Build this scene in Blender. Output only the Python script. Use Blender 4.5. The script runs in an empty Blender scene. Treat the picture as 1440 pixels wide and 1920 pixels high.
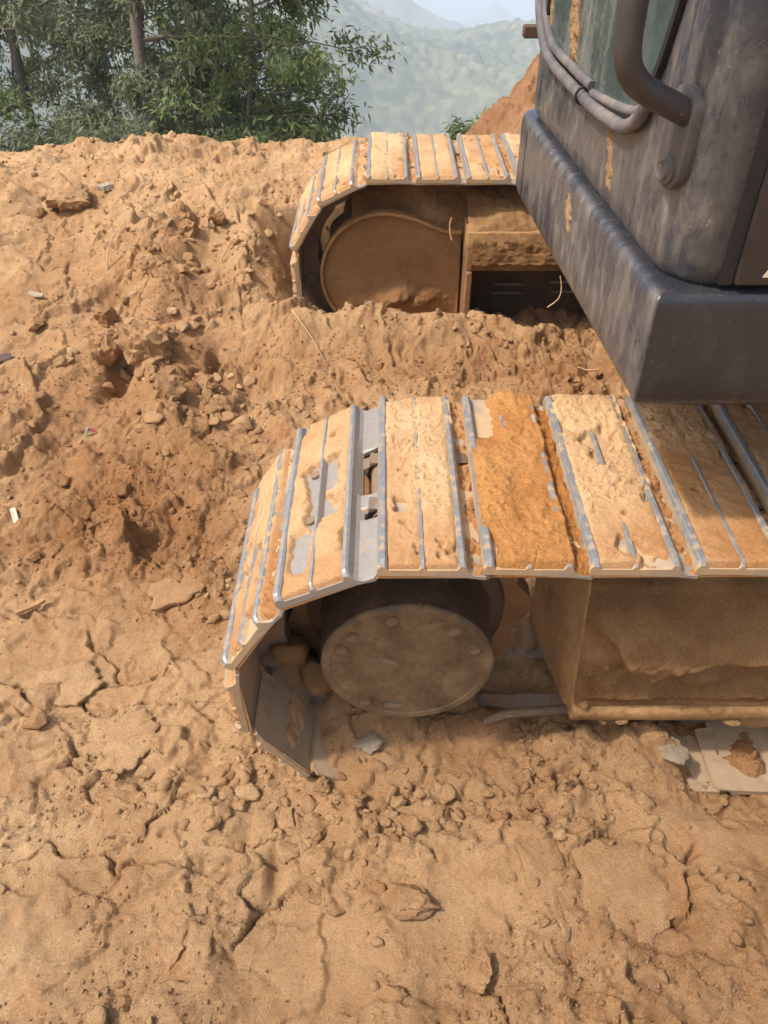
import bpy, math, random
import numpy as np
from mathutils import Vector, Matrix

# ------------------------------------------------------------------ camera, sky, sun, exposure
# The machine stands on ground that rises gently away from the camera. "E" below is the frame
# of that slope (x along the tracks, y away, z square to the slope); TILT turns it to the world.
TILT = math.radians(10.4)
RX = Matrix.Rotation(TILT, 3, 'X')
RX4 = Matrix.Rotation(TILT, 4, 'X')
sc = bpy.context.scene
C = sc.collection

cam_d = bpy.data.cameras.new('camera')
cam = bpy.data.objects.new('camera', cam_d)
C.objects.link(cam)
cam.location = RX @ Vector((0, 0, 1.77))
cam.rotation_euler = (math.radians(90 - 40.3) + TILT, 0, 0)
cam_d.sensor_fit = 'VERTICAL'
cam_d.sensor_height = 36.0
cam_d.lens = 36.0 * 1500 / 1920
cam_d.clip_start = 0.02
cam_d.clip_end = 20000
sc.camera = cam

sun_e = RX @ Vector((-0.53, -0.14, 0.83)).normalized()
SUN_EL = math.asin(sun_e.z)
SUN_AZ = math.atan2(sun_e.x, sun_e.y)
w = bpy.data.worlds.new('World')
sc.world = w
w.use_nodes = True
nt = w.node_tree
bg = nt.nodes['Background']
sky = nt.nodes.new('ShaderNodeTexSky')
sky.sky_type = 'NISHITA'
sky.sun_disc = False
sky.sun_elevation = SUN_EL
sky.sun_rotation = SUN_AZ
sky.air_density = 1.0
sky.dust_density = 5.0
sky.ozone_density = 1.0
nt.links.new(sky.outputs['Color'], bg.inputs['Color'])
bg.inputs['Strength'].default_value = 0.15
sl = bpy.data.lights.new('sun', 'SUN')
sl.energy = 3.0
sl.angle = math.radians(3.0)
sl.color = (1.0, 0.94, 0.85)
so = bpy.data.objects.new('sun', sl)
C.objects.link(so)
so.rotation_euler = sun_e.to_track_quat('Z', 'Y').to_euler()
so.location = (0, 0, 30)
sc.view_settings.view_transform = 'Standard'
sc.view_settings.look = 'None'
sc.view_settings.gamma = 1.0
sc.view_settings.exposure = 0.71
sc.render.engine = 'CYCLES'
sc.cycles.volume_bounces = 1
sc.cycles.max_bounces = 5
sc.cycles.diffuse_bounces = 3
sc.cycles.glossy_bounces = 3
sc.cycles.use_denoising = True

rnd = random.Random(7)
rng = np.random.default_rng(11)

# ------------------------------------------------------------------ noise (numpy)
def _h(ix, iy, seed):
    n = (ix.astype(np.int64) * 374761393 + iy.astype(np.int64) * 668265263 + seed * 1442695041) & 0xFFFFFFFF
    n = ((n ^ (n >> 13)) * 1274126177) & 0xFFFFFFFF
    n = ((n ^ (n >> 16)) * 2246822519) & 0xFFFFFFFF
    return ((n ^ (n >> 15)) & 0xFFFFFF) / float(0x1000000)

def vnoise(x, y, seed=0):
    ix = np.floor(x); iy = np.floor(y)
    fx = x - ix; fy = y - iy
    ux = fx * fx * fx * (fx * (fx * 6 - 15) + 10)
    uy = fy * fy * fy * (fy * (fy * 6 - 15) + 10)
    a = _h(ix, iy, seed); b = _h(ix + 1, iy, seed)
    c = _h(ix, iy + 1, seed); d = _h(ix + 1, iy + 1, seed)
    return (a + (b - a) * ux) * (1 - uy) + (c + (d - c) * ux) * uy

def fbm(x, y, seed=0, octv=4, gain=0.5):
    s = 0; a = 1; t = 0
    for k in range(octv):
        s = s + a * (vnoise(x, y, seed + k * 17) - 0.5)
        t += a
        a *= gain
        x = x * 2.03 + 13.7
        y = y * 2.03 - 7.1
    return s / t * 2

def voronoi(x, y, seed=0):
    ix = np.floor(x); iy = np.floor(y)
    f1 = np.full(x.shape, 9.0); f2 = np.full(x.shape, 9.0)
    r1 = np.zeros(x.shape); r2 = np.zeros(x.shape)
    dx1 = np.zeros(x.shape); dy1 = np.zeros(x.shape)
    for j in (-1, 0, 1):
        for i in (-1, 0, 1):
            cx = ix + i; cy = iy + j
            px = cx + _h(cx, cy, seed); py = cy + _h(cx, cy, seed + 5)
            dx = x - px; dy = y - py
            d = dx * dx + dy * dy
            near = d < f1
            f2 = np.where(near, f1, np.minimum(f2, d))
            f1 = np.where(near, d, f1)
            r1 = np.where(near, _h(cx, cy, seed + 9), r1)
            r2 = np.where(near, _h(cx, cy, seed + 13), r2)
            dx1 = np.where(near, dx, dx1); dy1 = np.where(near, dy, dy1)
    return np.sqrt(f1), np.sqrt(f2), r1, r2, dx1, dy1

def ss(a, b, x):
    t = np.clip((x - a) / (b - a), 0, 1)
    return t * t * (3 - 2 * t)

# ------------------------------------------------------------------ materials
class N:
    def __init__(self, name):
        self.m = bpy.data.materials.new(name)
        self.m.use_nodes = True
        self.t = self.m.node_tree
        self.p = self.t.nodes['Principled BSDF']
        self.out = self.t.nodes['Material Output']
        self._tc = None
    def link(self, a, b):
        self.t.links.new(a, b)
    def val(self, sock, v):
        if isinstance(v, (int, float)):
            sock.default_value = v
        elif isinstance(v, tuple):
            sock.default_value = v if len(v) == 4 or sock.type == 'VECTOR' else (*v, 1)
        else:
            self.link(v, sock)
    def co(self, scale=(1, 1, 1)):
        if self._tc is None:
            self._tc = self.t.nodes.new('ShaderNodeTexCoord')
        mp = self.t.nodes.new('ShaderNodeMapping')
        mp.inputs['Scale'].default_value = scale
        self.link(self._tc.outputs['Object'], mp.inputs['Vector'])
        return mp.outputs['Vector']
    def noise(self, scale, detail=4, rough=0.55, stretch=(1, 1, 1), dist=0.0):
        n = self.t.nodes.new('ShaderNodeTexNoise')
        n.inputs['Scale'].default_value = scale
        n.inputs['Detail'].default_value = detail
        n.inputs['Roughness'].default_value = rough
        n.inputs['Distortion'].default_value = dist
        self.link(self.co(stretch), n.inputs['Vector'])
        return n.outputs['Fac']
    def attr(self, name):
        a = self.t.nodes.new('ShaderNodeAttribute')
        a.attribute_name = name
        return a.outputs['Fac']
    def math(self, op, a, b=0.0, c=None, clamp=False):
        n = self.t.nodes.new('ShaderNodeMath')
        n.operation = op
        n.use_clamp = clamp
        self.val(n.inputs[0], a); self.val(n.inputs[1], b)
        if c is not None:
            self.val(n.inputs[2], c)
        return n.outputs[0]
    def rng(self, v, a, b, c=0.0, d=1.0):
        n = self.t.nodes.new('ShaderNodeMapRange')
        n.inputs['From Min'].default_value = a; n.inputs['From Max'].default_value = b
        n.inputs['To Min'].default_value = c; n.inputs['To Max'].default_value = d
        self.link(v, n.inputs['Value'])
        return n.outputs['Result']
    def mix(self, f, a, b, blend='MIX'):
        n = self.t.nodes.new('ShaderNodeMix')
        n.data_type = 'RGBA'
        n.blend_type = blend
        self.val(n.inputs[0], f); self.val(n.inputs[6], a); self.val(n.inputs[7], b)
        return n.outputs[2]
    def sep(self):
        n = self.t.nodes.new('ShaderNodeSeparateXYZ')
        self.link(self.co(), n.inputs[0])
        return n.outputs
    def bump(self, h, dist, strength=1.0, prev=None):
        n = self.t.nodes.new('ShaderNodeBump')
        n.inputs['Distance'].default_value = dist
        n.inputs['Strength'].default_value = strength
        self.link(h, n.inputs['Height'])
        if prev is not None:
            self.link(prev, n.inputs['Normal'])
        return n.outputs['Normal']
    def set(self, col=None, rough=None, metal=None, normal=None, spec=None):
        if col is not None: self.val(self.p.inputs['Base Color'], col)
        if rough is not None: self.val(self.p.inputs['Roughness'], rough)
        if metal is not None: self.val(self.p.inputs['Metallic'], metal)
        if spec is not None: self.val(self.p.inputs['Specular IOR Level'], spec)
        if normal is not None: self.link(normal, self.p.inputs['Normal'])
        return self.m

def soil_mat(name, moist, dry, red, fine=1.0, grain=1.0):
    n = N(name)
    d = n.attr('dry')
    f = n.math('ADD', d, n.math('MULTIPLY', n.math('SUBTRACT', n.noise(3.1, 5), 0.5), 0.9))
    f = n.math('ADD', f, n.math('MULTIPLY', n.math('SUBTRACT', n.noise(21, 6, 0.6), 0.5), 0.7), clamp=True)
    c = n.mix(f, moist, dry)
    c = n.mix(n.rng(n.noise(6.3, 4), 0.55, 0.75, 0, 0.55), c, red)
    sp = n.noise(190, 4, 0.75)
    c = n.mix(n.rng(sp, 0.38, 0.62, 0.0, 0.75 * grain), n.mix(1.0, c, (1.12, 1.12, 1.12), 'MULTIPLY'), n.mix(1.0, c, (0.66, 0.62, 0.58), 'MULTIPLY'))
    c = n.mix(n.rng(n.noise(480, 2), 0.60, 0.70, 0.0, 0.6 * grain), c, (0.74, 0.58, 0.39))
    c = n.mix(n.rng(n.noise(420, 2), 0.62, 0.70, 0.0, 0.6 * grain), c, (0.20, 0.11, 0.05))
    b = n.bump(n.noise(75, 6, 0.7), 0.016 * fine, 0.9)
    b = n.bump(n.noise(300, 4, 0.75), 0.006 * fine, 1.0, b)
    return n.set(c, 0.95, 0.0, b, 0.12)

M = {}
M['soil'] = soil_mat('soil', (0.305, 0.148, 0.058), (0.610, 0.400, 0.212), (0.37, 0.160, 0.062), 0.40, 0.7)
M['red_soil'] = soil_mat('red_soil', (0.30, 0.14, 0.065), (0.47, 0.27, 0.14), (0.34, 0.145, 0.065), 0.5)
M['mud'] = soil_mat('caked_mud', (0.40, 0.190, 0.072), (0.60, 0.395, 0.215), (0.52, 0.31, 0.14), 0.24, 0.45)
M['orange_mud'] = soil_mat('orange_mud', (0.43, 0.175, 0.048), (0.58, 0.285, 0.095), (0.46, 0.175, 0.042), 0.32, 0.7)
M['frame_mud'] = soil_mat('frame_mud', (0.20, 0.095, 0.036), (0.50, 0.295, 0.13), (0.22, 0.095, 0.034), 0.42, 0.7)

def dark_steel(name, base, dust, lo, hi, rough=0.6, metal=0.3, sc_=7, bump=0.002):
    n = N(name)
    k = n.rng(n.noise(sc_, 7, 0.62), lo, hi)
    k2 = n.math('MULTIPLY', n.rng(n.noise(60, 5, 0.7), 0.35, 0.75), 0.5)
    k = n.math('ADD', k, k2, clamp=True)
    c = n.mix(k, base, n.mix(n.noise(25, 4), dust, tuple(x * 0.72 for x in dust)))
    scr = n.rng(n.noise(40, 2, 0.5, (1, 1, 14)), 0.66, 0.72, 0, 0.35)
    c = n.mix(scr, c, (0.45, 0.34, 0.22))
    b = n.bump(n.noise(45, 6, 0.65), bump, 0.8)
    return n.set(c, n.rng(k, 0, 1, rough, 0.92), n.math('MULTIPLY', n.math('SUBTRACT', 1.0, k), metal), b, 0.35)
def steel(name, lo, hi):
    n = N(name)
    z = n.sep()[2]
    top = n.rng(z, 0.046, 0.056)
    wear = n.math('MULTIPLY', top, n.rng(n.noise(55, 5), 0.30, 0.5), clamp=True)
    bare = n.rng(n.noise(9, 5, 0.6), lo, hi)
    dust = n.mix(n.noise(38, 4), (0.36, 0.24, 0.135), (0.54, 0.38, 0.22))
    gm = n.mix(n.noise(80, 4), (0.20, 0.198, 0.195), (0.35, 0.345, 0.34))
    k = n.math('MAXIMUM', wear, n.math('MULTIPLY', bare, 0.8))
    c = n.mix(k, dust, gm)
    b = n.bump(n.noise(160, 4), 0.0012, 0.7)
    return n.set(c, n.rng(k, 0, 1, 0.9, 0.42), n.math('MULTIPLY', k, 0.40), b, 0.4)
M['steel'] = steel('worn_steel', 0.50, 0.66)
M['steel_bare'] = steel('polished_steel', 0.28, 0.42)
M['steel_dusty'] = dark_steel('earthy_steel', (0.15, 0.115, 0.085), (0.40, 0.28, 0.17), 0.22, 0.52, 0.7, 0.1, 9, 0.003)
M['boss'] = dark_steel('dusty_boss', (0.13, 0.095, 0.06), (0.275, 0.195, 0.115), 0.3, 0.6, 0.8, 0.0, 30, 0.001)

M['drive'] = dark_steel('dusty_drive_cover', (0.095, 0.064, 0.036), (0.29, 0.195, 0.102), 0.36, 0.76, 0.55, 0.25, 9, 0.0012)
M['drive_dark'] = dark_steel('oily_drum', (0.045, 0.032, 0.024), (0.17, 0.105, 0.055), 0.42, 0.80, 0.45, 0.3, 9, 0.0012)  # oil on the drum wall, with its shadow also put into the colour
M['drive_mud'] = dark_steel('muddy_sprocket', (0.13, 0.062, 0.027), (0.29, 0.145, 0.06), 0.25, 0.6, 0.85, 0.0, 8, 0.006)
M['frame'] = dark_steel('muddy_frame', (0.15, 0.072, 0.028), (0.46, 0.262, 0.108), 0.30, 0.66, 0.7, 0.1, 8, 0.006)
M['link'] = dark_steel('chain_steel', (0.22, 0.20, 0.19), (0.30, 0.18, 0.09), 0.40, 0.62, 0.4, 0.7, 12, 0.002)
M['undercarriage'] = dark_steel('undercarriage', (0.05, 0.042, 0.036), (0.13, 0.08, 0.045), 0.3, 0.7, 0.7, 0.1)

def paint(name, base, dust, amount, rough=0.38, bumpd=0.0006):
    n = N(name)
    streak = n.noise(17.0, 9, 0.72, (1, 1.8, 0.5), 0.5)
    dz = n.attr('dusty')
    blot = n.noise(5.5, 9, 0.72)
    fine = n.noise(46, 5, 0.7, (1, 1, 0.5))
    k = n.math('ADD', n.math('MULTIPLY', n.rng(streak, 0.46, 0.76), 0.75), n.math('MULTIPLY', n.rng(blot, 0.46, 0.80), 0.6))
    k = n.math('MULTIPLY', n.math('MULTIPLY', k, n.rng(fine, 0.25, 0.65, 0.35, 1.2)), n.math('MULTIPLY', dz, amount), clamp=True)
    base_ = n.mix(dz, tuple(x * 0.42 for x in base), base)  # side faces darkened in the base colour to imitate their shade
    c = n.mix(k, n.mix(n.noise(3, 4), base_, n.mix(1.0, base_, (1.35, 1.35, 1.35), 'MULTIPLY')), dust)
    speck = n.rng(n.noise(210, 2, 0.5), 0.725, 0.75, 0, 0.5)
    c = n.mix(speck, c, (0.50, 0.40, 0.28))
    r = n.rng(k, 0, 0.7, rough, 0.85)
    b = n.bump(n.noise(30, 5, 0.6), bumpd, 0.5)
    return n.set(c, r, 0.0, b, 0.5)
M['paint_front'] = paint('dusty_grey_paint', (0.041, 0.043, 0.053), (0.40, 0.33, 0.24), 0.72, 0.25)
M['paint_side'] = paint('dark_grey_paint', (0.026, 0.022, 0.022), (0.18, 0.14, 0.105), 0.22, 0.42)  # darker copy of the cab paint, the side's shade put into its colour
M['handle'] = paint('handle_paint', (0.030, 0.027, 0.029), (0.20, 0.14, 0.10), 0.25, 0.45)
M['bracket'] = paint('bracket_paint', (0.055, 0.048, 0.049), (0.30, 0.24, 0.19), 0.5, 0.45)
M['hose'] = paint('dusty_hose', (0.075, 0.07, 0.074), (0.29, 0.245, 0.20), 1.2, 0.7)

def simple(name, col, rough=0.8, metal=0.0, var=0.25, sc_=40, bump=0.0):
    n = N(name)
    c = n.mix(n.noise(sc_, 4), tuple(x * (1 - var) for x in col), tuple(min(1, x * (1 + var)) for x in col))
    return n.set(c, rough, metal, n.bump(n.noise(sc_ * 4, 3), bump, 0.6) if bump else None)
M['rubber'] = simple('black_rubber', (0.012, 0.011, 0.013), 0.55, 0, 0.3, 60)
M['plastic'] = simple('cream_plastic', (0.58, 0.52, 0.40), 0.5, 0, 0.1, 60)
M['decal'] = simple('cream_decal', (0.72, 0.60, 0.44), 0.5, 0, 0.08, 60)
M['blue'] = simple('blue_plastic', (0.16, 0.50, 0.55), 0.45, 0, 0.15, 90)
M['red'] = simple('red_plastic', (0.36, 0.05, 0.06), 0.5, 0, 0.15, 90)
M['wood'] = simple('split_wood', (0.36, 0.20, 0.08), 0.85, 0, 0.35, 50, 0.002)
M['grey_chip'] = simple('grey_wood', (0.34, 0.28, 0.19), 0.9, 0, 0.35, 60, 0.002)
M['dead_leaf'] = simple('dead_leaf', (0.10, 0.055, 0.045), 0.8, 0, 0.4, 60)
M['root'] = simple('dry_root', (0.52, 0.33, 0.17), 0.85, 0, 0.3, 80)
M['stone'] = simple('dusty_stone', (0.22, 0.17, 0.115), 0.95, 0, 0.5, 30, 0.004)
M['bark'] = simple('grey_bark', (0.14, 0.12, 0.10), 0.95, 0, 0.45, 14, 0.01)
M['house_wall'] = simple('white_wall', (0.75, 0.72, 0.68), 0.9, 0, 0.06, 1)
M['house_roof'] = simple('pale_roof', (0.55, 0.48, 0.44), 0.9, 0, 0.1, 1)
M['house_glass'] = simple('dark_window', (0.06, 0.07, 0.08), 0.3, 0, 0.1, 1)
M['track_road'] = simple('pale_earth', (0.62, 0.52, 0.40), 0.95, 0, 0.2, 0.3)

def glass():
    n = N('dusty_window_glass')
    k = n.math('ADD', n.math('MULTIPLY', n.rng(n.noise(5, 6, 0.65, (1, 3, 0.5), 0.6), 0.45, 0.72), 0.55),
               n.math('MULTIPLY', n.rng(n.noise(60, 4, 0.7), 0.45, 0.8), 0.25), clamp=True)
    y = n.sep()[1]
    k = n.math('MULTIPLY', k, n.rng(y, 0.18, 0.50, 0.35, 1.25), clamp=True)
    c = n.mix(n.noise(14, 5, 0.6), (0.022, 0.036, 0.036), (0.085, 0.115, 0.112))
    c = n.mix(k, c, (0.34, 0.31, 0.25))
    return n.set(c, n.rng(k, 0, 0.7, 0.12, 0.75), 0.0, n.bump(n.noise(9, 3), 0.002, 0.3), 0.5)
M['glass'] = glass()

def leaf_mat(name, dark, light, yellow):
    n = N(name)
    v = n.attr('var')
    c = n.mix(v, dark, light)
    c = n.mix(n.rng(v, 0.86, 1.0), c, yellow)
    n.set(c, 0.5, 0, None, 0.3)
    tr = n.t.nodes.new('ShaderNodeBsdfTranslucent')
    n.link(c, tr.inputs['Color'])
    mx = n.t.nodes.new('ShaderNodeMixShader')
    mx.inputs[0].default_value = 0.5
    n.link(n.p.outputs[0], mx.inputs[1]); n.link(tr.outputs[0], mx.inputs[2])
    n.link(mx.outputs[0], n.out.inputs['Surface'])
    return n.m
M['leaf'] = leaf_mat('green_leaves', (0.11, 0.155, 0.065), (0.29, 0.36, 0.14), (0.30, 0.32, 0.10))
M['leaf_grey'] = leaf_mat('grey_green_leaves', (0.15, 0.175, 0.11), (0.32, 0.35, 0.20), (0.28, 0.27, 0.12))
M['leaf_bright'] = leaf_mat('bright_leaves', (0.09, 0.14, 0.04), (0.21, 0.28, 0.08), (0.36, 0.38, 0.10))

def hill_mat():
    n = N('wooded_hillside')
    v = n.attr('var')
    c = n.mix(n.math('ADD', n.math('MULTIPLY', v, 0.75), n.math('MULTIPLY', n.noise(0.014, 7, 0.65), 0.45), clamp=True),
              (0.022, 0.036, 0.022), (0.22, 0.22, 0.11))
    c = n.mix(n.rng(n.noise(0.009, 5), 0.55, 0.70, 0, 0.7), c, (0.34, 0.29, 0.17))
    return n.set(c, 0.9, 0, None, 0.1)
M['hill'] = hill_mat()

# ------------------------------------------------------------------ mesh helpers
def mesh(name, v, f, smooth=False):
    me = bpy.data.meshes.new(name)
    if isinstance(v, np.ndarray) and isinstance(f, np.ndarray):
        nv, nf, k = len(v), len(f), f.shape[1]
        me.vertices.add(nv)
        me.vertices.foreach_set('co', np.ascontiguousarray(v, dtype=np.float32).ravel())
        me.loops.add(nf * k)
        me.loops.foreach_set('vertex_index', np.ascontiguousarray(f, dtype=np.int32).ravel())
        me.polygons.add(nf)
        me.polygons.foreach_set('loop_start', np.arange(0, nf * k, k, dtype=np.int32))
        me.polygons.foreach_set('loop_total', np.full(nf, k, dtype=np.int32))
        me.update(calc_edges=True)
    else:
        me.from_pydata([tuple(p) for p in v], [], [tuple(p) for p in f])
        me.update()
    if smooth:
        me.polygons.foreach_set('use_smooth', np.ones(len(me.polygons), dtype=bool))
    return me

def fattr(me, name, arr):
    a = me.attributes.new(name, 'FLOAT', 'POINT')
    a.data.foreach_set('value', np.ascontiguousarray(arr, dtype=np.float32))

PAINTED = ('paint_front', 'paint_side', 'handle', 'bracket', 'hose')

def obj(name, me, mat=None, parent=None, loc=None, mtx=None):
    if mat in PAINTED and 'dusty' not in me.attributes:
        fattr(me, 'dusty', np.ones(len(me.vertices)))
    if mat is not None and not me.materials:
        me.materials.append(M[mat] if isinstance(mat, str) else mat)
    o = bpy.data.objects.new(name, me)
    C.objects.link(o)
    if parent is not None:
        o.parent = parent
    if mtx is not None:
        o.matrix_local = mtx
    elif loc is not None:
        o.location = loc
    return o

def tag(o, label, cat, group=None):
    o['label'] = label
    o['category'] = cat
    if group:
        o['group'] = group
    return o

def on_slope(o, p=(0, 0, 0), rot=None):
    """place a top-level object, given in the frame of the slope"""
    m = RX4 @ Matrix.Translation(Vector(p))
    if rot is not None:
        m = m @ rot
    o.matrix_world = m
    return o

def auto_smooth(me, deg=35):
    me.polygons.foreach_set('use_smooth', np.ones(len(me.polygons), dtype=bool))
    try:
        me.set_sharp_from_angle(angle=math.radians(deg))
    except Exception:
        pass
    return me

def grid_faces(nr, nc, closed=False):
    i = np.arange(nr - 1)[:, None] * nc
    j = np.arange(nc if closed else nc - 1)[None, :]
    j2 = (j + 1) % nc
    return np.stack([i + j, i + j2, i + nc + j2, i + nc + j], -1).reshape(-1, 4)

def tube(pts, rad, n=10, cap=True):
    pts = [Vector(p) for p in pts]
    if not hasattr(rad, '__len__'):
        rad = [rad] * len(pts)
    vs, fs = [], []
    up = Vector((0.13, 0.31, 0.94)).normalized()
    prev = None
    for i, p in enumerate(pts):
        d = (pts[min(i + 1, len(pts) - 1)] - pts[max(i - 1, 0)]).normalized()
        if prev is None:
            a = d.cross(up)
            if a.length < 0.1:
                a = d.cross(Vector((1, 0, 0)))
            a.normalize()
        else:
            a = (prev - d * prev.dot(d)).normalized()
        prev = a
        b = d.cross(a)
        for k in range(n):
            t = 2 * math.pi * k / n
            vs.append(p + (a * math.cos(t) + b * math.sin(t)) * rad[i])
    for i in range(len(pts) - 1):
        for k in range(n):
            k2 = (k + 1) % n
            fs.append((i * n + k, i * n + k2, (i + 1) * n + k2, (i + 1) * n + k))
    if cap:
        fs.append(tuple(range(n))[::-1])
        fs.append(tuple((len(pts) - 1) * n + k for k in range(n)))
    return vs, fs

def smooth_path(pts, sub=6):
    pts = [Vector(p) for p in pts]
    P = [pts[0] * 2 - pts[1]] + pts + [pts[-1] * 2 - pts[-2]]
    out = []
    for i in range(1, len(P) - 2):
        for k in range(sub):
            t = k / sub
            a, b, c, d = P[i - 1], P[i], P[i + 1], P[i + 2]
            out.append(0.5 * ((2 * b) + (c - a) * t + (2 * a - 5 * b + 4 * c - d) * t * t + (3 * b - a - 3 * c + d) * t ** 3))
    out.append(pts[-1])
    return out

def box_vf(x0, x1, y0, y1, z0, z1):
    v = [(x, y, z) for x in (x0, x1) for y in (y0, y1) for z in (z0, z1)]
    f = [(0, 1, 3, 2), (4, 6, 7, 5), (0, 4, 5, 1), (2, 3, 7, 6), (0, 2, 6, 4), (1, 5, 7, 3)]
    return v, f

def bevel(me, width, seg=2, angle=30):
    import bmesh
    bm = bmesh.new()
    bm.from_mesh(me)
    ed = [e for e in bm.edges if len(e.link_faces) == 2 and e.calc_face_angle(0) > math.radians(angle)]
    bmesh.ops.bevel(bm, geom=ed, offset=width, segments=seg, affect='EDGES', profile=0.5, clamp_overlap=True)
    bm.to_mesh(me)
    bm.free()
    return auto_smooth(me, 40)

def extrude_y(outline, y0, y1):
    """closed (x,z) outline, counter-clockwise, extruded along y"""
    n = len(outline)
    v = [(x, y0, z) for x, z in outline] + [(x, y1, z) for x, z in outline]
    f = [tuple(range(n)), tuple(range(2 * n - 1, n - 1, -1))]
    f += [(i, i + n, (i + 1) % n + n, (i + 1) % n) for i in range(n)]
    return v, f

def lathe_y(profile, n=64, cx=0.0, cz=0.0):
    """profile of (y, r) turned about the y axis through cx, cz"""
    vs = []
    for y, r in profile:
        for k in range(n):
            t = 2 * math.pi * k / n
            vs.append((cx + r * math.cos(t), y, cz + r * math.sin(t)))
    fs = []
    for i in range(len(profile) - 1):
        for k in range(n):
            k2 = (k + 1) % n
            fs.append((i * n + k, i * n + k2, (i + 1) * n + k2, (i + 1) * n + k))
    fs.append(tuple(range(n - 1, -1, -1)))
    fs.append(tuple((len(profile) - 1) * n + k for k in range(n)))
    return vs, fs

# ------------------------------------------------------------------ the ground
PITS = ((-1.02, 2.70, 0.055, 0.11, 0.13), (-0.671, 2.80, 0.020, 0.055, 0.12), (-0.585, 1.055, 0.050, 0.030, 0.045), (-0.235, 0.815, 0.018, 0.05, 0.04),
        (-0.86, 2.98, 0.06, 0.05, 0.06), (-1.12, 3.16, 0.07, 0.04, 0.05), (-0.43, 1.08, 0.035, 0.03, 0.04), (-0.80, 2.20, 0.05, 0.05, 0.05), (-0.66, 1.12, 0.08, 0.012, 0.025))

def macro(x, y):
    sh = 0.75 * ss(3.6, 3.95, y)
    left = 1 - ss(-0.62 + sh, -0.34 + sh, x)
    zl = 0.035 + 0.10 * ss(1.5, 2.5, y) + 0.42 * ss(2.5, 4.25, y)
    zr = 0.05 + 0.09 * ss(1.55, 2.3, y) + (0.16 - 0.17 * ss(0.1, 0.95, x)) * np.exp(-((y - 2.93) / 0.17) ** 2) \
        - 0.05 * ss(3.1, 3.3, y)
    beyond = ss(3.55, 3.9, y)
    zr = zr + 0.045 * np.exp(-((y - 2.95) / 0.16) ** 2 - ((x + 0.02) / 0.30) ** 2)
    zr = zr * (1 - beyond) + 0.20 * beyond
    z = zl * left + zr * (1 - left)
    z = z + 0.040 * ss(-0.22, -0.12, x) * (1 - ss(0.66, 0.72, x)) * np.exp(-(((y - 1.30) / 0.27) ** 4))
    z = z + 0.060 * np.exp(-(((x + 0.085) / 0.085) ** 2 + ((y - 1.22) / 0.17) ** 2))
    # bank thrown up by the far track, running towards the camera
    rx = -0.74 - 0.20 * (y - 2.3)
    z = z + 0.10 * np.exp(-((x - rx) / 0.13) ** 2) * ss(1.9, 2.4, y) * (1 - ss(3.1, 3.7, y))
    for px_, py_, sx_, sy_, dp_ in PITS:
        z = z - dp_ * np.exp(-(((x - px_) / sx_) ** 2 + ((y - py_) / sy_) ** 2))
    # the mound's two humps
    z = z + 0.02 * np.exp(-(((x + 0.95) / 0.45) ** 2 + ((y - 4.1) / 0.5) ** 2))
    z = z - 0.05 * np.exp(-(((x + 2.2) / 0.5) ** 2 + ((y - 4.1) / 0.8) ** 2))
    z = z + 0.05 * np.exp(-(((x + 0.55) / 0.22) ** 2 + ((y - 3.3) / 0.35) ** 2))
    # front: a low bank along the near track
    z = z + 0.030 * (1 - ss(0.90, 0.99, y + 0.02 * np.sin(x * 9))) * ss(-0.25, 0.1, x)
    # the track has pressed the soil down under its right part
    z = z - 0.035 * ss(0.69, 0.73, x) * np.exp(-(((y - 1.15) / 0.19) ** 4))
    # crest, then the slope falls away
    d = np.maximum(y - 4.35, 0)
    z = z - 0.42 * d - 0.10 * d * d / (1 + 0.3 * d)
    far = np.maximum(np.abs(x) - 4.0, 0)
    z = z - 0.10 * far * far / (1 + 0.5 * far)
    return z

def rough_mask(x, y):
    r = 0.30 + 0.60 * ss(1.5, 2.1, y + 0.15 * np.sin(x * 5))
    r = np.maximum(r, 0.62 * ss(-0.45, -0.3, x) * ss(0.86, 0.98, y) * (1 - ss(1.7, 1.9, y)))
    r = np.maximum(r, 0.70 * np.exp(-(((x + 0.36) / 0.16) ** 2 + ((y - 1.05) / 0.30) ** 2)))
    r = np.maximum(r, 0.70 * np.exp(-(((x + 0.10) / 0.30) ** 2 + ((y - 0.86) / 0.13) ** 2)))
    r = r - 0.45 * np.exp(-(((x + 1.5) / 0.40) ** 2 + ((y - 3.3) / 0.35) ** 2))
    r = r - 0.30 * np.exp(-(((x + 0.75) / 0.14) ** 2 + ((y - 0.62) / 0.12) ** 2))
    r = r - 0.30 * np.exp(-(((x + 0.80) / 0.18) ** 2 + ((y - 0.90) / 0.09) ** 2))
    r = r + 0.40 * fbm(x * 1.7, y * 1.7, 31, 3) + 0.50 * fbm(x * 5.5, y * 5.5, 33, 3)
    return np.clip(r, 0.06, 1.0)

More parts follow.
